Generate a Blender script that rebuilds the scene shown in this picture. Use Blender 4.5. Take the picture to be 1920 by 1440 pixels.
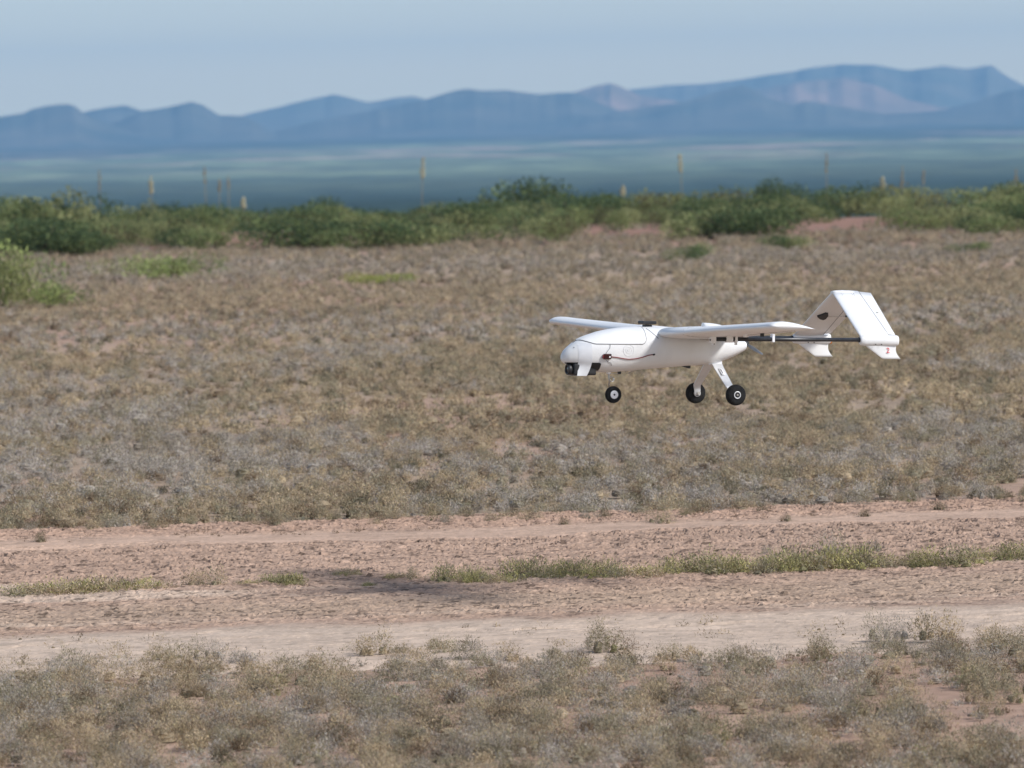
import bpy, bmesh, math, random
import numpy as np
from mathutils import Vector, Matrix

for o in list(bpy.data.objects): bpy.data.objects.remove(o)
scene = bpy.context.scene
COL = scene.collection
R = math.radians

# ------------------------------------------------------------------ camera
FPX, CAM_H = 10670.0, 1.70                      # focal length in 1920-px units, eye height
TILT, ROLL = math.atan(468 / FPX), math.atan(46 / 1920)
fw = Vector((0, math.cos(TILT), -math.sin(TILT)))
up0 = Vector((1, 0, 0)).cross(fw)
rt = math.cos(ROLL) * Vector((1, 0, 0)) - math.sin(ROLL) * up0
up = math.cos(ROLL) * up0 + math.sin(ROLL) * Vector((1, 0, 0))
CAM = Vector((0, 0, CAM_H))
cam_data = bpy.data.cameras.new('camera')
cam_data.sensor_width = 36.0
cam_data.lens = 36.0 * FPX / 1920
cam_data.clip_start, cam_data.clip_end = 0.5, 60000
cam_data.dof.use_dof = True
cam_data.dof.focus_distance = 20.8
cam_data.dof.aperture_fstop = 9.0
cam_data.dof.aperture_blades = 9
cam = bpy.data.objects.new('camera', cam_data)
m = Matrix((rt, up, -fw)).transposed().to_4x4()
m.translation = CAM
cam.matrix_world = m
COL.objects.link(cam)
scene.camera = cam

def ray(px, py):                                # a photo pixel as a direction of unit depth
    return fw + rt * ((px - 960) / FPX) + up * ((720 - py) / FPX)
def on_ground(px, py, z=0.0):
    r = ray(px, py); return CAM + r * ((z - CAM_H) / r.z)
def at_depth(px, py, d):
    r = ray(px, py); return CAM + r * (d / r.y)

# ------------------------------------------------------------------ light
LIGHT = Vector((-1.06, 0.50, -0.94)).normalized()
EL = math.asin(-LIGHT.z); AZ = math.atan2(-LIGHT.x, -LIGHT.y)
world = bpy.data.worlds.new('World'); scene.world = world
world.use_nodes = True
wt = world.node_tree; wt.nodes.clear()
sky = wt.nodes.new('ShaderNodeTexSky'); sky.sky_type = 'NISHITA'; sky.sun_disc = False
sky.sun_elevation = EL; sky.sun_rotation = AZ
sky.altitude = 1200; sky.air_density = 1.0; sky.dust_density = 1.2; sky.ozone_density = 1.0
tint = wt.nodes.new('ShaderNodeMix'); tint.data_type = 'RGBA'; tint.blend_type = 'MULTIPLY'
tint.inputs[0].default_value = 1.0
tint.inputs[7].default_value = (1.0, 1.0, 1.0, 1)
# thin high veil of cloud: soft pale streaks in the sky itself
tc = wt.nodes.new('ShaderNodeTexCoord'); mp = wt.nodes.new('ShaderNodeMapping')
mp.inputs['Scale'].default_value = (2.0, 2.0, 7.0)
nz = wt.nodes.new('ShaderNodeTexNoise'); nz.inputs['Scale'].default_value = 3.0; nz.inputs['Detail'].default_value = 4
rmp = wt.nodes.new('ShaderNodeMapRange'); rmp.inputs[1].default_value = 0.35; rmp.inputs[2].default_value = 0.75
rmp.inputs[3].default_value = 0.74; rmp.inputs[4].default_value = 0.84
veil = wt.nodes.new('ShaderNodeMix'); veil.data_type = 'RGBA'
veil.inputs[7].default_value = (9.6, 8.2, 5.9, 1)
bg = wt.nodes.new('ShaderNodeBackground'); bg.inputs[1].default_value = 0.148
wo = wt.nodes.new('ShaderNodeOutputWorld')
L = wt.links.new
L(tc.outputs['Generated'], mp.inputs[0]); L(mp.outputs[0], nz.inputs['Vector'])
L(nz.outputs['Fac'], rmp.inputs[0])
sx = wt.nodes.new('ShaderNodeSeparateXYZ'); hi = wt.nodes.new('ShaderNodeMapRange'); mul = wt.nodes.new('ShaderNodeMath'); mul.operation = 'MULTIPLY'
hi.inputs[1].default_value = 0.0; hi.inputs[2].default_value = 0.16; hi.inputs[3].default_value = 1.0; hi.inputs[4].default_value = 0.12
L(tc.outputs['Generated'], sx.inputs[0]); L(sx.outputs['Z'], hi.inputs[0]); L(rmp.outputs[0], mul.inputs[0]); L(hi.outputs[0], mul.inputs[1])
L(mul.outputs[0], veil.inputs[0])
vr = wt.nodes.new('ShaderNodeValToRGB'); vz = wt.nodes.new('ShaderNodeMath'); vz.operation = 'MULTIPLY'; vz.inputs[1].default_value = 10.0
L(sx.outputs['Z'], vz.inputs[0]); L(vz.outputs[0], vr.inputs[0])
cr_ = vr.color_ramp; cr_.elements[0].position = 0.0; cr_.elements[0].color = (.98, .87, .56, 1)
cr_.elements[1].position = 1.0; cr_.elements[1].color = (.62, .60, .55, 1)
e_ = cr_.elements.new(.12); e_.color = (.94, .82, .55, 1); e_ = cr_.elements.new(.25); e_.color = (.63, .63, .54, 1)
vs_ = wt.nodes.new('ShaderNodeVectorMath'); vs_.operation = 'SCALE'; vs_.inputs['Scale'].default_value = 10.6
L(vr.outputs[0], vs_.inputs[0]); L(vs_.outputs[0], veil.inputs[7])
L(sky.outputs[0], tint.inputs[6]); L(tint.outputs[2], veil.inputs[6])
L(veil.outputs[2], bg.inputs[0]); L(bg.outputs[0], wo.inputs[0])

sd = bpy.data.lights.new('sun', 'SUN'); sd.energy = 4.1; sd.angle = R(11.0); sd.color = (1.0, 0.975, 0.94)
sun = bpy.data.objects.new('sun', sd); sun.rotation_euler = LIGHT.to_track_quat('-Z', 'Y').to_euler()
sun.location = (8, -4, 12); COL.objects.link(sun)

scene.view_settings.view_transform = 'Standard'; scene.view_settings.look = 'None'
scene.view_settings.exposure = 0.0; scene.view_settings.gamma = 1.0
scene.cycles.max_bounces = 6; scene.cycles.diffuse_bounces = 3; scene.cycles.transparent_max_bounces = 8
scene.cycles.volume_bounces = 0

# ------------------------------------------------------------------ helpers
def new_mat(name, col=(.8, .8, .8), rough=.6, metal=0.0, spec=.3):
    mt = bpy.data.materials.new(name); mt.use_nodes = True
    b = mt.node_tree.nodes['Principled BSDF']
    b.inputs['Base Color'].default_value = (*col, 1); b.inputs['Roughness'].default_value = rough
    b.inputs['Metallic'].default_value = metal; b.inputs['Specular IOR Level'].default_value = spec
    return mt, mt.node_tree, b

def noise_mat(name, c1, c2, scale=5, rough=.7, bump=0.0, bscale=60, spec=.3, vscale=(1, 1, 1), lo=.35, hi=.65, metal=0.0, coords='Object', detail=6):
    mt, t, b = new_mat(name, c1, rough, metal, spec)
    co = t.nodes.new('ShaderNodeTexCoord'); mpn = t.nodes.new('ShaderNodeMapping'); mpn.inputs['Scale'].default_value = vscale
    n = t.nodes.new('ShaderNodeTexNoise'); n.inputs['Scale'].default_value = scale; n.inputs['Detail'].default_value = detail
    cr = t.nodes.new('ShaderNodeValToRGB')
    cr.color_ramp.elements[0].position = lo; cr.color_ramp.elements[0].color = (*c1, 1)
    cr.color_ramp.elements[1].position = hi; cr.color_ramp.elements[1].color = (*c2, 1)
    t.links.new(co.outputs[coords], mpn.inputs[0]); t.links.new(mpn.outputs[0], n.inputs['Vector'])
    t.links.new(n.outputs['Fac'], cr.inputs[0]); t.links.new(cr.outputs[0], b.inputs['Base Color'])
    if bump:
        n2 = t.nodes.new('ShaderNodeTexNoise'); n2.inputs['Scale'].default_value = bscale; n2.inputs['Detail'].default_value = 5
        bp = t.nodes.new('ShaderNodeBump'); bp.inputs['Strength'].default_value = bump; bp.inputs['Distance'].default_value = .01
        t.links.new(co.outputs[coords], n2.inputs['Vector']); t.links.new(n2.outputs['Fac'], bp.inputs['Height']); t.links.new(bp.outputs[0], b.inputs['Normal'])
    return mt

def tint_mat(name, rough=.9, translucent=0.0, noise=0.0, nscale=30, bump=0.0):
    """the colour of the thing itself, stored per plant / per soil type in the attribute 'tint'"""
    mt, t, b = new_mat(name, rough=rough, spec=.1)
    a = t.nodes.new('ShaderNodeAttribute'); a.attribute_name = 'tint'
    src = a.outputs['Color']
    if noise:
        co = t.nodes.new('ShaderNodeTexCoord'); n = t.nodes.new('ShaderNodeTexNoise')
        n.inputs['Scale'].default_value = nscale; n.inputs['Detail'].default_value = 8; n.inputs['Roughness'].default_value = .7
        mr = t.nodes.new('ShaderNodeMapRange'); mr.inputs[1].default_value = .3; mr.inputs[2].default_value = .7
        mr.inputs[3].default_value = 1 - noise; mr.inputs[4].default_value = 1 + noise
        mx = t.nodes.new('ShaderNodeVectorMath'); mx.operation = 'SCALE'
        t.links.new(co.outputs['Object'], n.inputs['Vector']); t.links.new(n.outputs['Fac'], mr.inputs[0])
        t.links.new(src, mx.inputs[0]); t.links.new(mr.outputs[0], mx.inputs['Scale']); src = mx.outputs[0]
        if bump:
            bp = t.nodes.new('ShaderNodeBump'); bp.inputs['Strength'].default_value = bump; bp.inputs['Distance'].default_value = .006
            t.links.new(n.outputs['Fac'], bp.inputs['Height']); t.links.new(bp.outputs[0], b.inputs['Normal'])
    t.links.new(src, b.inputs['Base Color'])
    if translucent:
        tr = t.nodes.new('ShaderNodeBsdfTranslucent'); ms = t.nodes.new('ShaderNodeMixShader'); ms.inputs[0].default_value = translucent
        t.links.new(src, tr.inputs[0]); t.links.new(b.outputs[0], ms.inputs[1]); t.links.new(tr.outputs[0], ms.inputs[2])
        t.links.new(ms.outputs[0], t.nodes['Material Output'].inputs[0])
    return mt

def np_mesh(name, V, faces, tint=None, smooth=False):
    """faces: (n,3) or (n,4) int array"""
    V = np.asarray(V, np.float32); faces = np.asarray(faces, np.int32); k = faces.shape[1]
    me = bpy.data.meshes.new(name)
    me.vertices.add(len(V)); me.vertices.foreach_set('co', V.ravel())
    me.loops.add(faces.size); me.loops.foreach_set('vertex_index', faces.ravel())
    me.polygons.add(len(faces)); me.polygons.foreach_set('loop_start', np.arange(0, faces.size, k, dtype=np.int32))
    me.polygons.foreach_set('use_smooth', np.full(len(faces), smooth))
    if tint is not None:
        at = me.attributes.new('tint', 'FLOAT_COLOR', 'POINT')
        c = np.ones((len(V), 4), np.float32); c[:, :3] = tint; at.data.foreach_set('color', c.ravel())
    me.update(calc_edges=True)
    return me

def grid_faces(nr, nc, closed=False):
    r = np.arange(nr - 1)[:, None]; cc = nc if closed else nc - 1
    c = np.arange(cc)[None, :]; c2 = (c + 1) % nc
    return np.stack([r * nc + c, r * nc + c2, (r + 1) * nc + c2, (r + 1) * nc + c], -1).reshape(-1, 4)

def link(name, me, mat=None, parent=None):
    o = bpy.data.objects.new(name, me); COL.objects.link(o)
    if mat is not None and me is not None and len(me.materials) == 0: me.materials.append(mat)
    if parent is not None: o.parent = parent
    return o

def tag(o, label=None, cat=None, group=None, kind=None):
    if label: o['label'] = label
    if cat: o['category'] = cat
    if group: o['group'] = group
    if kind: o['kind'] = kind
    return o

def empty(name, loc=(0, 0, 0)):
    e = bpy.data.objects.new(name, None); e.empty_display_size = .1; e.location = loc; COL.objects.link(e); return e

def vnoise(x, y, seed=0):
    """smooth value noise in 0..1"""
    xi = np.floor(x).astype(np.int64); yi = np.floor(y).astype(np.int64); xf = x - xi; yf = y - yi
    def h(a, b):
        n = (a * 374761393 + b * 668265263 + seed * 982451653) & 0xffffffff
        n = ((n ^ (n >> 13)) * 1274126177) & 0xffffffff
        return ((n ^ (n >> 16)) & 0xffffff) / float(0xffffff)
    u = xf * xf * (3 - 2 * xf); v = yf * yf * (3 - 2 * yf)
    return (h(xi, yi) * (1 - u) + h(xi + 1, yi) * u) * (1 - v) + (h(xi, yi + 1) * (1 - u) + h(xi + 1, yi + 1) * u) * v
def fbm(x, y, oct=4, seed=0):
    s = 0; a = .5; t = 0
    for i in range(oct):
        s = s + a * vnoise(x * 2 ** i + 17.3 * i, y * 2 ** i - 9.1 * i, seed + i); t += a; a *= .5
    return s / t
def sstep(a, b, x):
    t = np.clip((x - a) / (b - a), 0, 1); return t * t * (3 - 2 * t)
def worley(x, y, seed=0):
    """F1, F2 and the random numbers of the nearest cell"""
    xi = np.floor(x).astype(np.int64); yi = np.floor(y).astype(np.int64)
    f1 = np.full(x.shape, 9.); f2 = np.full(x.shape, 9.); r1 = np.zeros(x.shape); dx1 = np.zeros(x.shape); dy1 = np.zeros(x.shape)
    def h(a, b, k):
        n = (a * 374761393 + b * 668265263 + (seed + k) * 982451653) & 0xffffffff
        n = ((n ^ (n >> 13)) * 1274126177) & 0xffffffff
        return ((n ^ (n >> 16)) & 0xffffff) / float(0xffffff)
    for i in (-1, 0, 1):
        for j in (-1, 0, 1):
            a, b = xi + i, yi + j
            dx = x - (a + h(a, b, 1)); dy = y - (b + h(a, b, 2)); d = np.sqrt(dx * dx + dy * dy)
            near = d < f1
            f2 = np.where(near, f1, np.minimum(f2, d)); f1 = np.where(near, d, f1)
            r1 = np.where(near, h(a, b, 3), r1); dx1 = np.where(near, dx, dx1); dy1 = np.where(near, dy, dy1)
    return f1, f2, r1, dx1, dy1

NTH = ['', 'first', 'second', 'third', 'fourth', 'fifth', 'sixth', 'seventh', 'eighth', 'ninth', 'tenth', 'eleventh', 'twelfth', 'thirteenth',
       'fourteenth', 'fifteenth', 'sixteenth', 'seventeenth', 'eighteenth', 'nineteenth', 'twentieth']
def nth(i): return NTH[i] if i <= 20 else ('twenty ' + NTH[i - 20] if i < 30 else 'far right')

# ------------------------------------------------------------------ terrain
def ground_z(x, y):
    """the plain: flat to its far lip, then falling away into the valley"""
    return -0.022 * np.maximum(0, y - 107) - 0.0006 * np.maximum(0, y - 107) ** 2 * (y < 200) - np.where(y >= 200, 5.2 + (y - 200) * .06, 0)

def build_ground():
    ys = np.concatenate([np.arange(-40, 14, 2.0), np.arange(14, 30, .10), np.arange(30, 60, .3), np.arange(60, 110, .7), np.arange(110, 420, 5.)])
    nx = 261; u = np.linspace(-1, 1, nx)
    U, Y = np.meshgrid(u, ys)
    X = np.sign(U) * np.abs(U) ** 1.6 * (24 + np.maximum(Y, 0) * .55)
    Z = ground_z(X, Y) + (fbm(X * 1.3, Y * 1.3, 3, 5) - .5) * .03 - .012
    g = 1 - sstep(105, 120, Y)
    Z = Z * 1.0 + (fbm(X * 6, Y * 6, 2, 8) - .5) * .02 * g
    n1 = fbm(X * .35, Y * .12, 4, 3); n2 = fbm(X * 3, Y * 1.5, 3, 4)
    red = np.array([.40, .265, .195]); tan = np.array([.36, .27, .195]); far = np.array([.30, .175, .13])
    w = sstep(.35, .65, n1)[..., None]; T = red * (1 - w) + tan * w
    wf = sstep(80, 92, Y)[..., None]; T = T * (1 - wf) + far * wf
    T = T * (.85 + .3 * n2[..., None])
    o = link('ground', np_mesh('ground', np.stack([X, Y, Z], -1).reshape(-1, 3), grid_faces(len(ys), nx), T.reshape(-1, 3), True),
             tint_mat('dry soil', .95, noise=.25, nscale=9, bump=.4))
    tag(o, kind='structure')
build_ground()

VALLEY_D = np.array([115., 250., 1700, 2200, 3300, 4900, 6700, 8800, 10800, 12200, 13600])
VALLEY_OFF = np.array([400., 205., 118, 110, 86, 54, 26, 4, -6, -10, -12])        # photo pixels below eye level
def valley_z(y): return CAM_H - np.interp(np.log(y), np.log(VALLEY_D), VALLEY_OFF) / FPX * y

def build_valley():
    ys = np.geomspace(115, 13600, 260); u = np.linspace(-1, 1, 420); u = .45 * u + .55 * u ** 3
    U, Y = np.meshgrid(u, ys); X = U * (200 + .5 * Y)
    Z = valley_z(Y) + (fbm(X / 900, Y / 900, 3, 4) - .5) * .0006 * Y
    mt, t, b = new_mat('valley scrub', rough=.95, spec=.05)
    co = t.nodes.new('ShaderNodeTexCoord')
    def noise(sx, sy, sc, d):
        mpn = t.nodes.new('ShaderNodeMapping'); mpn.inputs['Scale'].default_value = (sx, sy, 1); n = t.nodes.new('ShaderNodeTexNoise')
        n.inputs['Scale'].default_value = sc; n.inputs['Detail'].default_value = d
        t.links.new(co.outputs['Object'], mpn.inputs[0]); t.links.new(mpn.outputs[0], n.inputs['Vector']); return n.outputs['Fac']
    a = t.nodes.new('ShaderNodeAttribute'); a.attribute_name = 'tint'
    mr = t.nodes.new('ShaderNodeMapRange'); mr.inputs[1].default_value = .3; mr.inputs[2].default_value = .7; mr.inputs[3].default_value = .40; mr.inputs[4].default_value = 1.7
    t.links.new(noise(1, .5, .03, 8), mr.inputs[0])
    sc = t.nodes.new('ShaderNodeVectorMath'); sc.operation = 'SCALE'
    t.links.new(a.outputs['Color'], sc.inputs[0]); t.links.new(mr.outputs[0], sc.inputs['Scale']); t.links.new(sc.outputs[0], b.inputs['Base Color'])
    dark = np.array([.030, .052, .040]); pale = np.array([.205, .245, .135]); pink = np.array([.38, .27, .21]); mid = np.array([.09, .11, .06])
    wob = (fbm(X / 700, Y / 2500, 4, 11) - .5) * 1.4                             # patches of scrub and grass across the valley
    s = np.log(Y) + wob * .55
    def band(c, w): return np.exp(-((s - c) / w) ** 2)[..., None]
    T = dark + (mid - dark) * band(math.log(3400), .22) * .7
    T = T + (pale - T) * np.clip(sstep(math.log(3200), math.log(6000), s) * (1 - sstep(math.log(7600), math.log(8600), s)), 0, 1)[..., None] * (.45 + .55 * sstep(.38, .58, fbm(X / 110, Y / 420, 4, 13)))[..., None]
    T = T + (mid - T) * band(math.log(6100), .05) * .6
    pk = (sstep(.50, .60, fbm(X / 120, Y / 330, 3, 21)) * np.exp(-((np.log(Y) - math.log(6300)) / .22) ** 2))[..., None]
    T = T + (pink - T) * pk * .8
    o = link('valley_floor', np_mesh('valley_floor', np.stack([X, Y, Z], -1).reshape(-1, 3), grid_faces(260, 420), T.reshape(-1, 3), True), mt)
    tag(o, kind='structure')
build_valley()

# mountains: ridge lines with their own distance, slopes and gullies
MBLUE = noise_mat('mountain scrub', (.050, .064, .055), (.150, .135, .105), .006, .95, spec=0, lo=.35, hi=.7)
MPALE = noise_mat('mountain grassland', (.08, .10, .075), (.19, .165, .125), .005, .95, spec=0, lo=.35, hi=.7)
MPINK = noise_mat('mountain bare rock', (.16, .13, .09), (.42, .26, .19), .0035, .95, spec=0, lo=.38, hi=.62)
def ridge(name, pts, d, depth, mat, seed):
    d = 9500 + (d - 9500) * .68; depth *= .8; pts = sorted(pts); px = np.array([p[0] for p in pts], float); py = np.array([p[1] for p in pts], float)
    n, mrows = 420, 44
    xs = np.linspace(px[0], px[-1], n)
    yy = np.interp(xs, px, py)
    k = np.array([1, 2, 3, 2, 1]) / 9.; yy = np.convolve(np.pad(yy, 2, 'edge'), k, 'valid')
    top = np.array([at_depth(a, b, d) for a, b in zip(xs, yy)])
    V = np.zeros((mrows, n, 3))
    vs = np.linspace(-1, 1, mrows)
    for i, v in enumerate(vs):
        Y = d + v * depth + (fbm(xs / 60, xs * 0 + 3, 3, seed) - .5) * depth * .5 * (1 - abs(v))
        X = top[:, 0] * Y / d
        base = valley_z(np.maximum(Y, 300)) - 6
        a = 1 - abs(v)
        prof = a ** (1.0 + .35 * (1 - a)) * (3 - 2 * a) ** .0
        gul = (np.abs(fbm(X / 330 + v * 3.0, v * 4.5 + X / 1500, 3, seed + 5) - .5) * 2 - .22) * a * (1 - a) * 1.1
        V[i, :, 0] = X; V[i, :, 1] = Y
        V[i, :, 2] = base + (top[:, 2] - base) * np.clip(prof + gul * (abs(v) > .02), 0, 1.0)
    o = link(name, np_mesh(name, V.reshape(-1, 3), grid_faces(mrows, n), None, True), mat)
    tag(o, kind='structure')
ridge('mountain_ridge', [(1040, 175), (1120, 172), (1190, 166), (1250, 158), (1320, 156), (1400, 145), (1500, 128), (1550, 120), (1580, 117), (1640, 120), (1700, 130), (1740, 127), (1770, 121), (1810, 126), (1860, 119), (1890, 142), (1920, 158), (2010, 178), (2200, 190), (2500, 210)], 14000, 1500, MPALE, 1)
ridge('mountain_ridge', [(420, 240), (460, 213), (520, 200), (580, 185), (625, 175), (655, 182), (690, 190), (745, 181), (775, 178), (800, 185), (900, 195), (1000, 215)], 13000, 1100, MPALE, 2)
ridge('mountain_slope', [(1330, 205), (1420, 166), (1500, 152), (1580, 143), (1640, 158), (1700, 185), (1760, 200), (1830, 206)], 12300, 700, MPINK, 3)
ridge('mountain_slope', [(1020, 200), (1080, 170), (1120, 158), (1145, 154), (1165, 161), (1200, 178), (1280, 190), (1330, 205)], 11500, 700, MPINK, 4)
ridge('mountain_ridge', [(100, 235), (160, 208), (200, 200), (235, 195), (265, 206), (330, 225), (400, 245)], 11000, 700, MBLUE, 5)
ridge('mountain_ridge', [(480, 252), (540, 240), (600, 225), (700, 205), (800, 185), (850, 169), (875, 165), (900, 169), (950, 167), (1010, 175), (1050, 171), (1085, 172), (1120, 190), (1160, 207), (1230, 222), (1300, 232)], 10300, 900, MBLUE, 6)
ridge('mountain_ridge', [(1040, 238), (1120, 215), (1200, 200), (1280, 190), (1350, 167), (1390, 157), (1410, 164), (1440, 182), (1490, 195), (1510, 187), (1530, 190), (1600, 203), (1660, 213), (1760, 210), (1900, 222)], 9800, 700, MBLUE, 7)
ridge('mountain_ridge', [(1600, 222), (1700, 212), (1770, 205), (1830, 190), (1880, 172), (1920, 164), (1990, 150), (2080, 160), (2200, 185), (2500, 215)], 10600, 900, MBLUE, 8)
ridge('mountain_ridge', [(170, 250), (265, 207), (300, 202), (360, 189), (382, 196), (410, 214), (455, 216), (478, 226), (510, 246), (545, 256)], 9900, 600, MBLUE, 9)
ridge('mountain_ridge', [(-700, 235), (-450, 210), (-250, 228), (-100, 222), (0, 217), (45, 210), (60, 202), (90, 196), (125, 193), (140, 197), (155, 210), (185, 226), (240, 242), (300, 262)], 9500, 600, MBLUE, 10)

# ------------------------------------------------------------------ haze
def box_mesh(name, lo, hi):
    x0, y0, z0 = lo; x1, y1, z1 = hi
    V = [(x0, y0, z0), (x1, y0, z0), (x1, y1, z0), (x0, y1, z0), (x0, y0, z1), (x1, y0, z1), (x1, y1, z1), (x0, y1, z1)]
    Fq = [(0, 3, 2, 1), (4, 5, 6, 7), (0, 1, 5, 4), (1, 2, 6, 5), (2, 3, 7, 6), (3, 0, 4, 7)]
    return np_mesh(name, V, Fq)
hz = bpy.data.materials.new('haze air'); hz.use_nodes = True
hz.node_tree.nodes.clear()
pv = hz.node_tree.nodes.new('ShaderNodeVolumePrincipled'); ho = hz.node_tree.nodes.new('ShaderNodeOutputMaterial')
pv.inputs['Color'].default_value = (.36, .66, 1.0, 1); pv.inputs['Density'].default_value = 1.15e-4; pv.inputs['Anisotropy'].default_value = 0.0
hz.node_tree.links.new(pv.outputs[0], ho.inputs['Volume'])
haze = link('haze', box_mesh('haze', (-9500, -120, -70), (9500, 13950, 235)), hz)
tag(haze, kind='stuff')

# ------------------------------------------------------------------ dirt runway
SLOPE = .13
def build_runway():
    fine = np.arange(-3.5, 3.5001, .0100)
    outer = 3.5 + np.cumsum(np.geomspace(.02, 6, 46))
    xs = np.concatenate([-outer[::-1], fine, outer]); vsr = np.arange(17.9, 25.9, .0120)
    X, Vv = np.meshgrid(xs, vsr)
    Y = Vv + SLOPE * X * sstep(18.3, 20.2, Vv) + .05 * X * (1 - sstep(18.3, 20.2, Vv))
    wob = (fbm(X * .7, X * 0 + Vv * .8, 3, 2) - .5) * .5 + (fbm(X * 5, Vv * 4, 3, 22) - .5) * .28; v = Vv + wob
    clod1 = sstep(22.0, 22.2, v) * (1 - sstep(23.75, 24.05, v))          # rough cracked clods
    clod2 = sstep(19.75, 20.1, v) * (1 - sstep(22.0, 22.2, v))           # finer, flatter, driven over
    sand = sstep(23.75, 24.05, v) * (1 - sstep(24.4, 24.7, v)); pale = 1 - sstep(19.7, 19.95, v)
    shoul = sstep(24.4, 24.75, v)
    rough = clod1 + .72 * clod2 + .95 * shoul + (.14 + .3 * sstep(.5, .7, fbm(X * 1.1, Y * 2.4, 3, 29))) * sand + .12 * pale
    rough = rough * (.65 + .7 * fbm(X * 1.7, Y * 1.1, 3, 9))
    wx = X + (fbm(X * 14, Y * 14, 2, 31) - .5) * .05; wy = Y + (fbm(X * 14, Y * 14, 2, 41) - .5) * .05
    f1, f2, r, dx, dy = worley(wx / .044, wy / .036, 3)
    edge = sstep(.02, .22, f2 - f1)
    z = (edge * (.004 + .006 * r ** 2) + sstep(.05, .18, f2 - f1) * (1 - sstep(.2, .55, f2 - f1)) * .005 * vnoise(r * 57, r * 13, 8) + (r - .5) * .5 * dx * .012 + (vnoise(r * 91, r * 37, 3) - .62) * dy * .020 * edge) * rough
    b1, b2, br, _, _ = worley(wx / .23, wy / .20, 17); z += sstep(.8, .95, br) * sstep(.45, .1, b1) * .012 * clod1 * 0
    g1, g2, q, _, _ = worley(wx / .021, wy / .026, 7)
    z += sstep(0, .3, g2 - g1) * q ** 2 * .0055 * rough
    z += (fbm(X * 3.0, v * 26, 3, 55) - .5) * .010 * (pale + .5 * sand + .3 * clod2)
    z += (fbm(X * .9, Y * .9, 3, 14) - .5) * .03
    # wheel ruts in the pale strip, run along the track
    rut = np.exp(-((v - 19.45 + .05 * np.sin(X * 1.3)) / .035) ** 2) + .7 * np.exp(-((v - 19.05) / .05) ** 2) * sstep(.45, .6, fbm(X * 1.5, v * 0, 2, 6)) + .6 * np.exp(-((v - 19.72) / .03) ** 2)
    z -= rut * .012 * (.5 + fbm(X * 6, Y * 9, 2, 77)); z += .010
    z -= .06 * (1 - sstep(17.9, 18.6, Vv)) + .06 * sstep(25.1, 25.8, Vv)
    cr = np.array([.348, .240, .180]); cs = np.array([.475, .330, .245]); cp = np.array([.51, .395, .308]); cb = np.array([.335, .242, .180]); csh = np.array([.37, .247, .182])
    def mix(a, b, w): return a + (b - a) * w[..., None]
    T = mix(np.zeros(X.shape + (3,)) + cr, cb, sstep(19.9, 20.4, v) * (1 - sstep(20.6, 21.4, v)))
    T = mix(T, cs, sand); T = mix(T, csh, shoul); T = mix(T, cp, pale)
    T = mix(T, cp * .96, sstep(.52, .68, fbm(X * .55, Y * 2.6, 3, 12)) * clod2 * .7)
    damp = np.exp(-((v - 21.25) / .14) ** 2) * sstep(-2.6, -.8, X) * 0.0
    T = T * (1 + .34 * (fbm(X * 1.6, v * 17, 3, 63) - .5)[..., None] + .22 * ((r - .5) * rough)[..., None] + .16 * (fbm(X * 5, Y * 5, 3, 19) - .5)[..., None])
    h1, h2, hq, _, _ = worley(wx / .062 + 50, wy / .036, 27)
    fleck = np.where((hq < .34) & (h1 < .28 + .5 * hq), .30 + hq * .7, np.where(hq > .85, 1.16, 1.0))               # dark flecks paint in small clod shadows; pale flecks are other earth
    T = T * (1 + (fleck - 1) * np.clip(rough * 1.3 + .15, 0, 1))[..., None]
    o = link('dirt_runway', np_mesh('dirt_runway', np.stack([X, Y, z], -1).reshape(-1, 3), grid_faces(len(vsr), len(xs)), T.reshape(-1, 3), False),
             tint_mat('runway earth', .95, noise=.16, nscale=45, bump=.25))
    tag(o, kind='structure')
build_runway()

# ------------------------------------------------------------------ dry grass
rng = np.random.default_rng(7)
GRASS = tint_mat('dry grass', .85, translucent=.2)
PAL = {'olive': (.218, .188, .128), 'tan': (.30, .235, .155), 'gold': (.335, .262, .170), 'grey': (.250, .214, .172), 'silver': (.298, .262, .222),
       'brown': (.16, .115, .075), 'green': (.205, .185, .098), 'dark': (.10, .085, .055), 'lime': (.27, .245, .11)}
PALV = {k: np.array(v) * 1.43 for k, v in PAL.items()}

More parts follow.
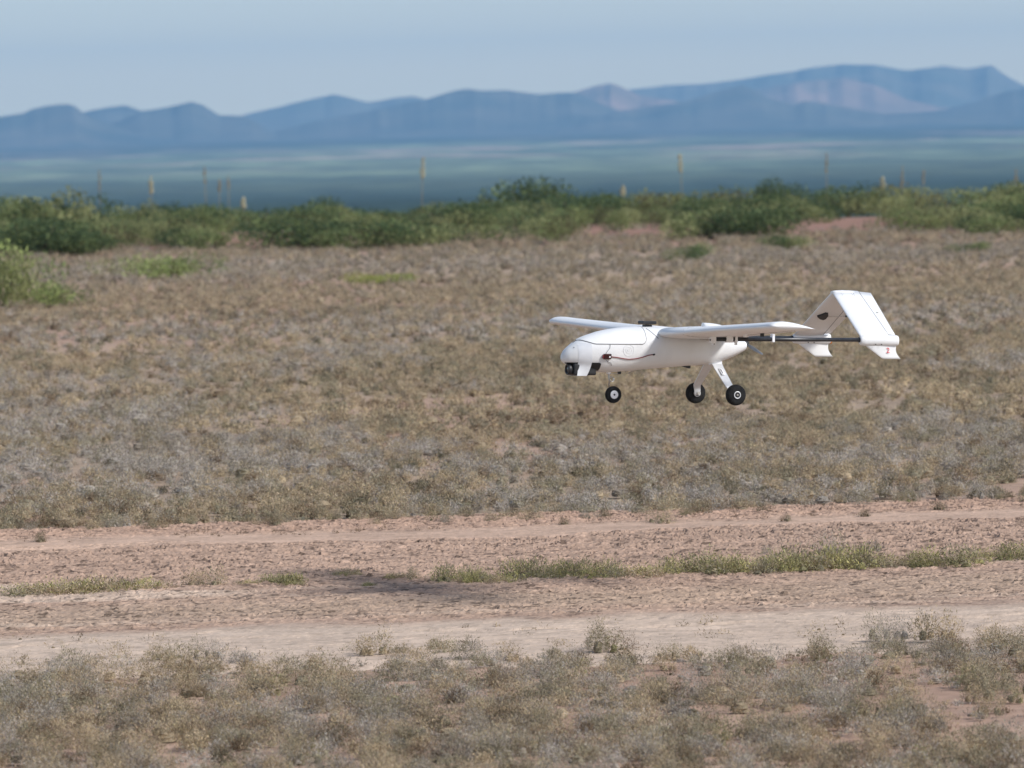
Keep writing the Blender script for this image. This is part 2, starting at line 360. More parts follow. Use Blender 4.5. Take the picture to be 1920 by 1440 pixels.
def blades(P, h, r, col, nb, leaf, seg=1, flat=1.0, rg=None, twiggy=.22, core=.66):
    """low rounded scrub: on every tuft at P (n,3) a dome of nb leaflets of size leaf, mixed with thin twigs from the root;
    per-tuft height h, spread r, colour col (n,3)"""
    rg = rg or rng
    n = len(P); N = n * nb; idx = np.repeat(np.arange(n), nb); hs = h[idx]; rs = r[idx]
    az = rg.uniform(0, 2 * np.pi, N); u = rg.uniform(0, 1, N); el = np.arcsin(u ** (.9 * flat))
    q = rg.uniform(.35, 1.0, N) ** .5 * (1 + .25 * (rg.uniform(0, 1, N) < .12))
    ph = rg.uniform(0, 6.28, n)[idx]; lump = 1 + .22 * np.sin(az * 3 + ph) * np.cos(el) + .16 * np.sin(az * 5 - ph * 2 + el * 4)
    Nn = np.stack([np.cos(el) * np.cos(az), np.cos(el) * np.sin(az), np.sin(el)], 1)
    S = P[idx] + Nn * (q * lump)[:, None] * np.stack([rs, rs, hs], 1)
    twig = rg.uniform(0, 1, N) < twiggy
    D = Nn * .8 + rg.normal(0, .62, (N, 3)) + np.array([0, 0, .35]); D /= np.linalg.norm(D, axis=1)[:, None]
    ln = leaf * rg.uniform(1.6, 4.2, N); ln = np.where(twig, ln * 2.0, ln)
    wd = np.where(twig, leaf * .28, leaf * rg.uniform(.55, 1.2, N))
    W = np.cross(D, rg.normal(0, 1, (N, 3))); W /= np.linalg.norm(W, axis=1)[:, None] + 1e-9; W *= wd[:, None]
    B = S - D * (ln * .5)[:, None]; T = S + D * (ln * .5)[:, None]
    B[:, 2] = np.maximum(B[:, 2], P[idx, 2] - .003)
    c = col[idx] * rg.uniform(.76, 1.27, N)[:, None] * np.stack([rg.uniform(.95, 1.06, N), np.ones(N), rg.uniform(.86, 1.12, N)], 1)
    if seg == 2:
        V = np.stack([B, S - W * .5, S + W * .5, T], 1).reshape(-1, 3); k = 4
        f = np.array([[0, 2, 1], [1, 2, 3]])
    else:
        V = np.stack([B - W * .5, B + W * .5, T], 1).reshape(-1, 3); k = 3
        f = np.array([[0, 1, 2]])
    Fc = (np.arange(N)[:, None, None] * k + f[None]).reshape(-1, 3)
    V, Fc, c = [V], [Fc], [np.repeat(c, k, axis=0)]
    # the dense thatch of old stems in the heart of each tuft
    na = 7; ea = np.array([-.15, .35, .85]); a_ = np.arange(na) / na * 2 * np.pi
    el2, az3 = np.meshgrid(ea, a_, indexing='ij'); m = el2.size + 1
    jit = rg.uniform(.55, .95, (n, el2.size)) * core
    X = np.cos(el2 + 0 * az3).ravel() * np.cos(az3 + el2).ravel(); Y = np.cos(el2).ravel() * np.sin(az3 + el2).ravel(); Z = np.sin(el2).ravel()
    G = np.stack([P[:, :1] + r[:, None] * jit * X, P[:, 1:2] + r[:, None] * jit * Y, P[:, 2:3] + h[:, None] * jit * Z], 2)
    top = P + np.stack([0 * h, 0 * h, h * .78 * core], 1)
    G = np.concatenate([G, top[:, None]], 1).reshape(-1, 3)
    f = []
    for i in range(2):
        for j in range(na):
            q0, q1 = i * na + j, i * na + (j + 1) % na; f += [[q0, q1, q1 + na], [q0, q1 + na, q0 + na]]
    for j in range(na): f.append([2 * na + j, 2 * na + (j + 1) % na, m - 1])
    V.append(G); Fc.append((np.arange(n)[:, None, None] * m + np.array(f)[None]).reshape(-1, 3) + len(V[0]))
    cc = np.repeat(col, m, axis=0) * rg.uniform(.7, 1.15, n * m)[:, None]; c.append(cc)
    return np.concatenate(V), np.concatenate(Fc), np.concatenate(c)

def merge(parts):
    V, Fc, C, off = [], [], [], 0
    for v, f, c in parts: V.append(v); Fc.append(f + off); C.append(c); off += len(v)
    return np.concatenate(V), np.concatenate(Fc), np.concatenate(C)

def pick_colour(x, y, rg):
    """what grows where: silver dead brush, olive and tan bunch grass, golden grass, in drifts"""
    n = len(x)
    a = fbm(x * .55, y * .20, 3, 51); b = fbm(x * .8 + 40, y * .3, 3, 61); c = rg.uniform(0, 1, n)
    silver = sstep(.53, .65, a) * (.55 - .2 * sstep(36, 60, y))
    silver = np.maximum(silver, .75 * np.exp(-((y - 75) / 7) ** 2)); silver = np.maximum(silver, .55 * np.exp(-((y - 51) / 4) ** 2))
    silver = np.maximum(silver, .85 * sstep(-.2, -1.6, x) * np.exp(-((y - 29.5) / 2.2) ** 2))
    silver = silver * np.where(y < 20, .55, 1)
    gold = np.maximum(sstep(.50, .66, b) * .28, .6 * np.exp(-((y - 62) / 5) ** 2))
    out = np.zeros((n, 3)) + PALV['tan']
    out[c < .50] = PALV['olive']; out[c < .16] = PALV['brown']; out[c < .05] = PALV['dark']
    c2 = rg.uniform(0, 1, n); k = c2 < gold; out[k] = np.where(rg.uniform(0, 1, k.sum())[:, None] < .6, PALV['gold'], PALV['tan'])
    c3 = rg.uniform(0, 1, n); k = c3 < silver; out[k] = np.where(rg.uniform(0, 1, k.sum())[:, None] < .62, PALV['silver'], PALV['grey'])
    far = sstep(42, 70, y)[:, None]
    mean = np.array([.335, .275, .205]); out = out * (1 - far * .45) + mean * far * .45
    return out * rg.uniform(.80, 1.17, n)[:, None]

def scatter(y0, y1, dens, rg, keep=None, margin=1.5):
    """uniform scatter over the wedge the camera sees plus a margin"""
    w1 = .1 * y1 + margin; n = int((y1 - y0) * 2 * w1 * dens)
    x = rg.uniform(-w1, w1, n); y = rg.uniform(y0, y1, n)
    k = np.abs(x) < .1 * y + margin; x, y = x[k], y[k]
    if keep is not None: k = keep(x, y); x, y = x[k], y[k]
    return x, y

def field_edge(x): return 25.15 + .10 * x - .012 * x * x + (fbm(x * 1.1, x * 0, 3, 71) - .5) * 1.3
def near_edge(x): return 18.72 + .05 * x + (fbm(x * 1.3, x * 0 + 5, 3, 81) - .5) * 1.1

def thin(x, y, rg, lo=.30, hi=.62, k=1.3):
    """bare patches of soil between the drifts"""
    return rg.uniform(0, 1, len(x)) < .45 + .55 * sstep(lo, hi, fbm(x * k, y * k * .55, 3, 91))

def build_fields():
    rg = np.random.default_rng(11); parts = []
    def zone(y0, y1, dens, hmin, hmax, nb, wid, seg, keep, flat=1.0, margin=1.5, thinning=True, twiggy=.22, core=.66):
        x, y = scatter(y0, y1, dens, rg, keep, margin)
        if thinning: k = thin(x, y, rg); x, y = x[k], y[k]
        n = len(x); sz = rg.uniform(0, 1, n) ** 1.6
        h = hmin + (hmax - hmin) * sz; r = h * rg.uniform(.75, 1.35, n)
        P = np.stack([x, y, ground_z(x, y) - .004], 1)
        parts.append(blades(P, h, r, pick_colour(x, y, rg), nb, wid, seg, flat, rg, twiggy, core))
    zone(24.3, 33, 70, .016, .034, 44, .0042, 1, lambda x, y: y > field_edge(x) + rg.exponential(.14, len(x)), core=.4)
    zone(24.4, 33, 64, .030, .075, 210, .0044, 1, lambda x, y: y > field_edge(x) + rg.exponential(.10, len(x)), core=.62)
    zone(24.8, 33, 6, .07, .10, 420, .0044, 1, lambda x, y: y > field_edge(x) + rg.exponential(.2, len(x)), core=.5)
    zone(33, 46, 50, .02, .04, 30, .0065, 1, None, core=.5)
    zone(33, 46, 36, .035, .085, 120, .0066, 1, None, core=.56)
    zone(33, 46, 4, .09, .12, 230, .0066, 1, None, core=.55)
    zone(46, 64, 26, .03, .06, 26, .010, 1, None, core=.6)
    zone(46, 64, 18, .04, .10, 70, .010, 1, None, core=.6)
    zone(64, 92, 17, .04, .11, 42, .015, 1, None, margin=2.5, core=.6)
    zone(92, 105, 5, .05, .12, 22, .018, 1, lambda x, y: fbm(x * .3, y * .15, 2, 33) > .45, margin=2.5, thinning=False)
    o = link('dry_grass', np_mesh('dry_grass', *merge(parts)), GRASS)
    tag(o, 'dry tan and grey bunch grass covering the plain beyond the runway', 'grass', kind='stuff')
    parts = []
    zone(12.6, 19.6, 110, .014, .035, 70, .0032, 2, lambda x, y: y < near_edge(x) - rg.exponential(.25, len(x)), margin=1.2, twiggy=.5, core=.35)
    zone(12.6, 19.6, 84, .035, .080, 560, .0030, 2, lambda x, y: y < near_edge(x) - .1 - rg.exponential(.35, len(x)), margin=1.2, twiggy=.45, core=.40)
    o = link('dry_grass', np_mesh('dry_grass_near', *merge(parts)), GRASS)
    tag(o, 'dry olive and grey bunch grass in the foreground below the runway', 'grass', kind='stuff')
    # small withered sprigs and stubble scattered on the bare shoulders
    parts = []
    x, y = scatter(23.9, 26, 48, rg, lambda x, y: (y > 24.42 + SLOPE * x) & (y < field_edge(x) + .2))
    n = len(x); h = .010 + .042 * rg.uniform(0, 1, n) ** 2
    parts.append(blades(np.stack([x, y, h * 0 + .006], 1), h, h * 1.3, PALV['brown'] * rg.uniform(.6, 1.1, n)[:, None], 34, .0035, 2, 1.0, rg, .5, .2))
    x, y = scatter(18.2, 19.6, 10, rg, lambda x, y: y > near_edge(x) - .3)
    n = len(x); h = rg.uniform(.012, .045, n)
    parts.append(blades(np.stack([x, y, h * 0 + .006], 1), h, h * 1.2, PALV['tan'] * rg.uniform(.5, 1., n)[:, None], 34, .0035, 2, 1.0, rg, .5, .2))
    o = link('withered_sprigs', np_mesh('withered_sprigs', *merge(parts)), GRASS)
    tag(o, 'small withered sprigs scattered on the bare runway shoulders', 'sprigs', kind='stuff')
build_fields()

# single tufts: a handful of kinds, each copied with its own place
def tuft_proto(name, h, r, cols, nb, wid, seed, flat=1.0, lumps=5):
    rg = np.random.default_rng(seed); parts = []
    for i in range(lumps):
        a = rg.uniform(0, 6.28); q = r * math.sqrt(rg.uniform(0, 1)) * .75
        c = np.array([PALV[cols[i % len(cols)]] * rg.uniform(.8, 1.15)])
        hh = h * rg.uniform(.65, 1.0) * (1 - .3 * (q / r) ** 2)
        parts.append(blades(np.array([[q * math.cos(a), q * math.sin(a), 0]]), np.array([hh]), np.array([r * .5]), c, nb // lumps, wid, 2, flat, rg, .4, .38))
    return np_mesh(name, *merge(parts))
PROTO = {'olive': [tuft_proto('tuft', .11, .085, ['olive', 'olive', 'tan', 'green'], 1376, .0029, s) for s in (1, 2, 3)],
         'grey': [tuft_proto('tuft', .12, .09, ['grey', 'silver', 'olive'], 1376, .0029, s) for s in (4, 5, 6)],
         'tan': [tuft_proto('tuft', .09, .075, ['tan', 'gold', 'olive'], 1216, .0029, s) for s in (7, 8)],
         'dark': [tuft_proto('tuft', .08, .07, ['brown', 'olive', 'dark'], 1088, .0029, s) for s in (9, 10)],
         'green': [tuft_proto('weed', .075, .12, ['green', 'lime', 'olive'], 1785, .0038, s, 1.0, 8) for s in (11, 12, 13)],
         'yellow': [tuft_proto('weed', .05, .11, ['gold', 'lime', 'olive', 'tan'], 1497, .0038, s, 1.0, 8) for s in (14, 15)],
         'deepgreen': [tuft_proto('weed', .04, .09, ['green', 'green', 'lime'], 1324, .0038, s, 1.0, 7) for s in (16,)]}
for lst in PROTO.values():
    for me in lst: me.materials.append(GRASS)
def place(kind, name, loc, s, rg, label, cat, group=None, sx=1.0):
    o = bpy.data.objects.new(name, PROTO[kind][rg.integers(len(PROTO[kind]))]); COL.objects.link(o)
    o.location = loc; o.rotation_euler = (0, 0, rg.uniform(0, 6.28)); o.scale = (s * sx, s * sx, s)
    return tag(o, label, cat, group)

def build_tufts():
    rg = np.random.default_rng(23)
    # foreground clumps, all alike
    x, y = scatter(15.0, 18.7, 7.2, rg, lambda x, y: y < near_edge(x) - .05, margin=.1)
    for a, b in list(zip(x, y))[:90]:
        place(['olive', 'grey', 'grey', 'tan', 'olive'][rg.integers(5)], 'grass_tuft', (a, b, -.006), rg.uniform(.6, 1.0), rg,
              'dry bunch grass tuft in the foreground among many alike, below the runway', 'grass tuft', 'dry grass tufts in the foreground')
    x = np.sort(rg.uniform(-2.75, 2.75, 64))
    for a in x:
        place(['olive', 'olive', 'tan', 'dark', 'grey'][rg.integers(5)], 'grass_tuft', (a, field_edge(np.array([a]))[0] + rg.uniform(-.4, .45), .010), rg.uniform(.45, .85), rg,
              'low dry grass tuft along the far edge of the runway, among many alike', 'grass tuft', 'dry grass tufts along the far runway edge')
    solo = [(505, 992, 'dark', .62, 'lone dark tuft on the far sandy shoulder, left half of the photo'),
            (950, 976, 'dark', .55, 'dark rounded tuft on the shoulder left of and below the nose wheel'),
            (870, 978, 'dark', .45, 'small brown tuft paired with a rounder one on the far shoulder'),
            (1303, 968, 'dark', .70, 'brown tuft on the sandy shoulder directly below the far main wheel'),
            (1440, 966, 'dark', .50, 'small brown tuft on the sandy shoulder below the near main wheel'),
            (1470, 983, 'dark', .34, 'flat dark sprig alone on the smooth sand right of the landing gear'),
            (1758, 962, 'dark', .42, 'twiggy brown sprig at the right of the far shoulder'),
            (1625, 974, 'dark', .36, 'small dark sprig on the smooth sand below the aircraft tail'),
            (75, 1022, 'dark', .48, 'withered brown sprig on the far shoulder at the left edge'),
            (1055, 990, 'dark', .36, 'tiny withered sprig standing on the smooth sand under the fuselage nose'),
            (300, 1243, 'tan', .50, 'small dry tuft on the pale near strip, left part of the photo'),
            (385, 1240, 'grey', .52, 'small grey tuft on the pale near strip beside a tan one'),
            (1770, 1205, 'tan', .95, 'tall tan tuft on the near runway edge at the right'),
            (1660, 1205, 'grey', .70, 'grey tuft on the near runway edge below the tail'),
            (1130, 1228, 'olive', .72, 'olive tuft on the near runway edge below the nose wheel'),
            (700, 1232, 'tan', .70, 'spreading tan tuft on the near runway edge left of the centre')]
    for px, py, k, s, lab in solo:
        p = on_ground(px, py); place(k, 'grass_tuft', (p.x, p.y, .014), s * 1.4, rg, lab, 'grass tuft')
    # weeds in the strip along the middle of the runway
    med = [(60, 1120, 'yellow', .8, 1.3, 'thin yellow weed at the left end of the runway median'),
           (130, 1116, 'yellow', .95, 1.3, 'yellow weed in the long pale patch at the left of the median'),
           (200, 1113, 'yellow', 1.0, 1.4, 'largest yellow weed of the pale patch at the left of the median'),
           (265, 1111, 'yellow', .8, 1.3, 'thin yellow weed at the right end of the left pale patch'),
           (390, 1104, 'tan', .85, 1.3, 'upright golden weed clump on the left half of the median'),
           (462, 1103, 'yellow', .42, 1.1, 'tiny yellow weed between golden clump and bright green weed'),
           (518, 1101, 'deepgreen', .95, 1.1, 'low bright green weed alone left of the shadow'),
           (562, 1103, 'deepgreen', .50, 1.1, 'tiny green weed right beside the low bright green weed'),
           (650, 1086, 'yellow', .62, .9, 'small olive weed standing behind the shadow of the aircraft'),
           (697, 1105, 'deepgreen', .42, .9, 'tiny green sprout at the upper edge of the shadow'),
           (745, 1091, 'yellow', .50, 1.0, 'faint golden weed at the left of a rounder golden one'),
           (777, 1092, 'tan', .55, 1.0, 'round golden weed left of the long green row'),
           (850, 1094, 'green', .85, .9, 'dark green clump starting the green row at its left end'),
           (898, 1096, 'green', .62, .9, 'olive clump second in the green row below the nose'),
           (945, 1097, 'yellow', .62, 1.1, 'yellowish gap filling weed in the green row'),
           (985, 1088, 'green', .98, .9, 'full green clump in the row left of the nose wheel'),
           (1030, 1090, 'green', .75, .9, 'lower green clump in the row under the camera gimbal'),
           (1075, 1086, 'green', .90, .85, 'dense round green clump in the row under the fuselage nose'),
           (1135, 1089, 'green', .85, 1.0, 'green clump in the row directly below the nose wheel'),
           (1185, 1088, 'yellow', .85, 1.1, 'golden green clump in the row right of the nose wheel'),
           (1232, 1084, 'yellow', .7, 1.1, 'thin yellow clump in the row under the wing root'),
           (1285, 1078, 'green', .92, 1.0, 'green clump in the row just left of the far main wheel'),
           (1345, 1079, 'green', .95, 1.1, 'green clump in the row between the two main wheels'),
           (1405, 1077, 'yellow', 1.0, 1.1, 'olive clump in the row just right of the near main wheel'),
           (1460, 1074, 'green', .85, 1.0, 'olive clump in the row below the near wing tip'),
           (1510, 1072, 'green', 1.22, .95, 'tallest bright green clump of the row, below the far tail fin'),
           (1560, 1070, 'yellow', 1.15, 1.05, 'golden clump in the row below the tail'),
           (1610, 1068, 'green', 1.15, .95, 'green clump in the row below the near tail fin'),
           (1560, 1045, 'grey', .78, 1.0, 'greyish clump standing behind the green row below the tail'),
           (1440, 1047, 'grey', .42, 1.0, 'small olive tuft behind the green row below the near wing'),
           (1640, 1042, 'grey', .45, 1.0, 'small brown sprig behind the green row right of the tail'),
           (1665, 1066, 'yellow', .8, 1.0, 'low golden clump at the right end of the long green row'),
           (1722, 1066, 'green', .68, 1.1, 'small separate green clump right of the long row'),
           (1787, 1064, 'green', 1.0, 1.1, 'broad bright green clump second from the right end of the median'),
           (1845, 1052, 'yellow', .55, 1.2, 'thin yellow weed between the last two green clumps at the right'),
           (1897, 1054, 'green', .85, 1.1, 'green clump cut by the right edge of the photo'),
           (2010, 1050, 'green', .8, 1.1, 'green clump of the median beyond the right edge')]
    for px, py, k, s, sx, lab in med:
        p = on_ground(px, py); place(k, 'weed_clump', (p.x, p.y, .008), s * 1.3, rg, lab, 'weed', None if px > 1950 else 'weeds along the runway median', sx * .86)
build_tufts()

# ------------------------------------------------------------------ shrubs
LEAF = tint_mat('shrub leaves', .75, translucent=.34)
TWIG = noise_mat('shrub twigs', (.10, .075, .05), (.19, .15, .11), 12, .9)
def leaf_cloud(w, h, n, leaf, cols, seed, lobes=9, dome=False):
    """leaf sized faces through a lobed volume, w wide and h tall, standing on z=0"""
    rg = np.random.default_rng(seed); P = []; 
    if dome: lobes += 5
    o_ = .55 if dome else 1
    cen = [(rg.uniform(-.36, .36) * w * o_, rg.uniform(-.3, .3) * w * o_, h * rg.uniform(.30, .62), rg.uniform(.17, .32) * w, h * rg.uniform(.26, .42)) for _ in range(lobes)]
    if dome: cen[:5] = [(rg.uniform(-.12, .12) * w, 0, h * .50, w * .42, h * .46)] * 5
    k = n // lobes; C = []
    for i, (a, b, c, rr, hh) in enumerate(cen):
        d = rg.normal(0, 1, (k, 3)); d /= np.linalg.norm(d, axis=1)[:, None]
        q = rg.uniform(.35, 1.05, k) ** .6
        P.append(np.stack([a + d[:, 0] * q * rr, b + d[:, 1] * q * rr, c + d[:, 2] * q * hh], 1))
        C.append(np.repeat((np.array(cols[i % len(cols)]) * rg.uniform(.75, 1.25))[None], k, 0))
    P = np.concatenate(P); C = np.concatenate(C); n = len(P)
    P[:, 2] = np.abs(P[:, 2])
    a = rg.normal(0, 1, (n, 3)); a /= np.linalg.norm(a, axis=1)[:, None]; b = np.cross(a, rg.normal(0, 1, (n, 3))); b /= np.linalg.norm(b, axis=1)[:, None]
    s = leaf * rg.uniform(.6, 1.4, n)[:, None]
    V = np.stack([P - a * s, P - b * s * .45, P + a * s, P + b * s * .45], 1).reshape(-1, 3)
    return np_mesh('foliage', V, np.arange(4 * n).reshape(-1, 4), np.repeat(C * rg.uniform(.75, 1.3, n)[:, None], 4, 0))
def twig_mesh(w, h, n, seed):
    rg = np.random.default_rng(seed); V = []; Fc = []
    for i in range(n):
        a = rg.uniform(0, 6.28); t = rg.uniform(.2, 1.1); p = np.array([rg.uniform(-.08, .08) * w, rg.uniform(-.08, .08) * w, -.03]); r = .012 * (h / .5)
        d = np.array([math.cos(a) * math.sin(t) * w * .55, math.sin(a) * math.sin(t) * w * .55, h * .8 * math.cos(t * .7)])
        pts = [p, p + d * .5 + np.array([0, 0, .06 * h]), p + d]
        rings = []
        for j, q in enumerate(pts):
            rr = r * (1 - .35 * j)
            for e in range(4): V.append(q + rr * np.array([math.cos(e * 1.571), math.sin(e * 1.571), 0]))
        b0 = len(V) - 12
        for j in range(2):
            for e in range(4): Fc.append([b0 + j * 4 + e, b0 + j * 4 + (e + 1) % 4, b0 + j * 4 + 4 + (e + 1) % 4, b0 + j * 4 + 4 + e])
    return np_mesh('twigs', np.array(V), np.array(Fc), None, True)
G_MID, G_DARK, G_OLIVE, G_BRIGHT = (.180, .222, .088), (.082, .120, .054), (.250, .262, .118), (.31, .37, .13)
SHRUB = {'green': [(leaf_cloud(1.4, .50, 3000, 0.0221, [G_MID, G_DARK, G_OLIVE], s), twig_mesh(1.4, .5, 9, s)) for s in (31, 32, 33, 42, 43)],
         'olive': [(leaf_cloud(1.4, .42, 2600, 0.0204, [G_OLIVE, G_MID, (.15, .14, .07)], s), twig_mesh(1.4, .42, 9, s)) for s in (34, 35, 44)],
         'dark': [(leaf_cloud(1.3, .60, 3400, 0.0221, [G_DARK, G_DARK, G_MID], s, 9, True), twig_mesh(1.3, .6, 10, s)) for s in (36, 37)],
         'yellow': [(leaf_cloud(1.3, .40, 2600, 0.0170, [(.36, .36, .10), (.30, .32, .10), G_BRIGHT], 40), twig_mesh(1.3, .4, 8, 40))],
         'bright': [(leaf_cloud(1.3, .45, 3000, 0.0170, [G_BRIGHT, G_MID, G_OLIVE], s), twig_mesh(1.3, .45, 10, s)) for s in (38, 39)]}
for lst in SHRUB.values():
    for a, b in lst: a.materials.append(LEAF); b.materials.append(TWIG)
def shrub(kind, loc, w, h, rg, label, group=None, name='desert_shrub'):
    """w, h: metres; the kinds are about 1.4 m wide and 0.5 m tall"""
    fo, tw = SHRUB[kind][rg.integers(len(SHRUB[kind]))]
    e = empty(name, loc); e.rotation_euler = (0, 0, rg.uniform(0, 6.28))
    co = np.empty(len(fo.vertices) * 3, np.float32); fo.vertices.foreach_get('co', co); co = co.reshape(-1, 3)
    e.scale = (w / np.ptp(np.percentile(co[:, 0], [3, 97])), w / np.ptp(np.percentile(co[:, 1], [3, 97])), h / np.percentile(co[:, 2], 98.5))
    tag(e, label, 'shrub', group)
    link('foliage', fo, None, e); link('twigs', tw, None, e)
    return e

def build_shrubs():
    rg = np.random.default_rng(41)
    def px_shrub(kind, px, base, top, wpx, label, d=None, name='desert_shrub'):
        p = on_ground(px, base) if d is None else at_depth(px, base, d)
        s = p.y / FPX
        z = float(ground_z(np.array([p.x]), np.array([p.y]))[0])
        shrub(kind, (p.x, p.y, z - .01), wpx * s, (base - top) * s, rg, label, None, name)
    px_shrub('bright', 0, 582, 462, 170, 'tall leafy bright green shrub cut off by the left edge of the photo')
    px_shrub('bright', 78, 578, 530, 110, 'low spreading branch like green shrub at the foot of the tall left one')
    px_shrub('bright', 315, 525, 478, 195, 'wide flat green shrub standing alone on the grey grass at the left')
    px_shrub('yellow', 700, 534, 511, 105, 'small yellow green cushion shrub alone in the tan grass')
    px_shrub('green', 1286, 489, 458, 85, 'small green shrub standing alone in front of the shrub band, above the aircraft nose')
    px_shrub('green', 1815, 474, 453, 66, 'tiny green shrub alone on the grey grass near the right edge')
    px_shrub('green', 1470, 468, 440, 90, 'low green shrub just in front of the band, above the tail')
    # the band of shrubs: rows from front to back
    rows = [('front', 86.5, 91, 27, .26, .52, .7, 1.6), ('second', 93, 98, 28, .28, .56, .7, 1.6), ('third', 100, 105, 25, .32, .58, .8, 1.7), ('back', 108, 115, 24, .42, .60, 1.0, 2.0)]
    gaps = {'front': [(410, 540), (1150, 1260), (1560, 1720)], 'second': [(420, 535), (1170, 1270), (1480, 1700)], 'third': [(440, 520), (1570, 1690), (1730, 1850)], 'back': []}
    for name, d0, d1, n, h0, h1, w0, w1 in rows:
        px = np.linspace(-330, 2250, int(n * 1.35)) + rg.uniform(-38, 38, int(n * 1.35)); px.sort(); i = 0
        for q in px:
            if any(a < q < b for a, b in gaps[name]) or rg.uniform() < {'front': .40, 'second': .36, 'third': .26, 'back': .12}[name]: continue
            d = rg.uniform(d0, d1); x = (q - 960) / FPX * d
            d += .05 * (q - 960) / 1920 * -40 * .5; h = rg.uniform(h0, h1) * (1.12 if q < 480 else 1.0); w = rg.uniform(w0, w1)
            kind = ['green', 'green', 'olive', 'dark', 'green'][rg.integers(5)]
            z = float(ground_z(np.array([x]), np.array([d]))[0]) - .02
            if 0 <= q <= 1920:
                i += 1; size = 'broad' if w > (w0 + w1) / 2 else 'narrow'
                col = {'green': 'mid green', 'olive': 'olive', 'dark': 'dark green'}[kind]
                lab = f'{size} {col} shrub, {nth(i)} from left in {name} row of far shrub band'
            else: lab = f'{"left" if q < 0 else "right"} hand desert shrub of the {name} row beyond the edge of the photo'
            shrub(kind, (x, d, z), w, h, rg, lab, 'shrubs in the band at the far lip of the plain')
    for kind, px, top, wpx, d, lab in [('dark', 1000, 340, 150, 117, 'largest dark dome shaped shrub rising above the band left of centre right'),
                                        ('dark', 1440, 340, 60, 117, 'upright dark green shrub rising above the band above the tail'),
                                        ('dark', 1480, 350, 70, 118, 'rounded dark green shrub right beside the upright one above the tail'),
                                        ('dark', 612, 373, 70, 116, 'small dark dome shrub rising just above the band left of centre'),
                                        ('dark', 1905, 345, 100, 114, 'tall dark shrub rising above the band at the right edge'),
                                        ('dark', 1312, 372, 90, 98, 'dark rounded shrub in the band above the near wing'),
                                        ('green', 70, 366, 210, 108, 'high mounded green shrub rising at the left end of the band'),
                                        ('green', 10, 372, 130, 103, 'tall green shrub in the band at the left edge of the photo')]:
        p = at_depth(px, top, d); z = float(ground_z(np.array([p.x]), np.array([d]))[0]) - .02
        shrub(kind, (p.x, d, z), wpx * d / FPX, p.z - z, rg, lab)
build_shrubs()

# ------------------------------------------------------------------ yuccas
STALK = noise_mat('yucca stalk', (.22, .17, .09), (.34, .27, .15), 20, .8)
BLOOM = noise_mat('yucca bloom', (.36, .33, .21), (.48, .45, .31), 25, .8)
SPENT = noise_mat('yucca seed heads', (.20, .18, .12), (.30, .26, .18), 25, .85)
YLEAF = noise_mat('yucca leaves', (.10, .11, .055), (.19, .18, .10), 9, .7)
def tube_arr(pts, rad, n=6):
    pts = [np.array(p, float) for p in pts]; V = []
    for i, p in enumerate(pts):
        d = pts[min(i + 1, len(pts) - 1)] - pts[max(i - 1, 0)]; d /= np.linalg.norm(d) + 1e-12
        a = np.cross(d, [0, 0, 1.0] if abs(d[2]) < .9 else [1.0, 0, 0]); a /= np.linalg.norm(a); b = np.cross(d, a)
        r = rad[i] if hasattr(rad, '__len__') else rad
        for k in range(n): V.append(p + r * (math.cos(2 * math.pi * k / n) * a + math.sin(2 * math.pi * k / n) * b))
    Fq = grid_faces(len(pts), n, True)
    return np.array(V), Fq
def tube(name, pts, rad, mat, parent, n=8):
    V, Fq = tube_arr(pts, rad, n); k = len(pts)
    me = np_mesh(name, V, Fq, None, True)
    bm = bmesh.new(); bm.from_mesh(me); bm.verts.ensure_lookup_table()
    bm.faces.new([bm.verts[i] for i in range(n)]); bm.faces.new([bm.verts[(k - 1) * n + i] for i in range(n)][::-1])
    bmesh.ops.recalc_face_normals(bm, faces=bm.faces); bm.to_mesh(me); bm.free()
    return link(name, me, mat, parent)
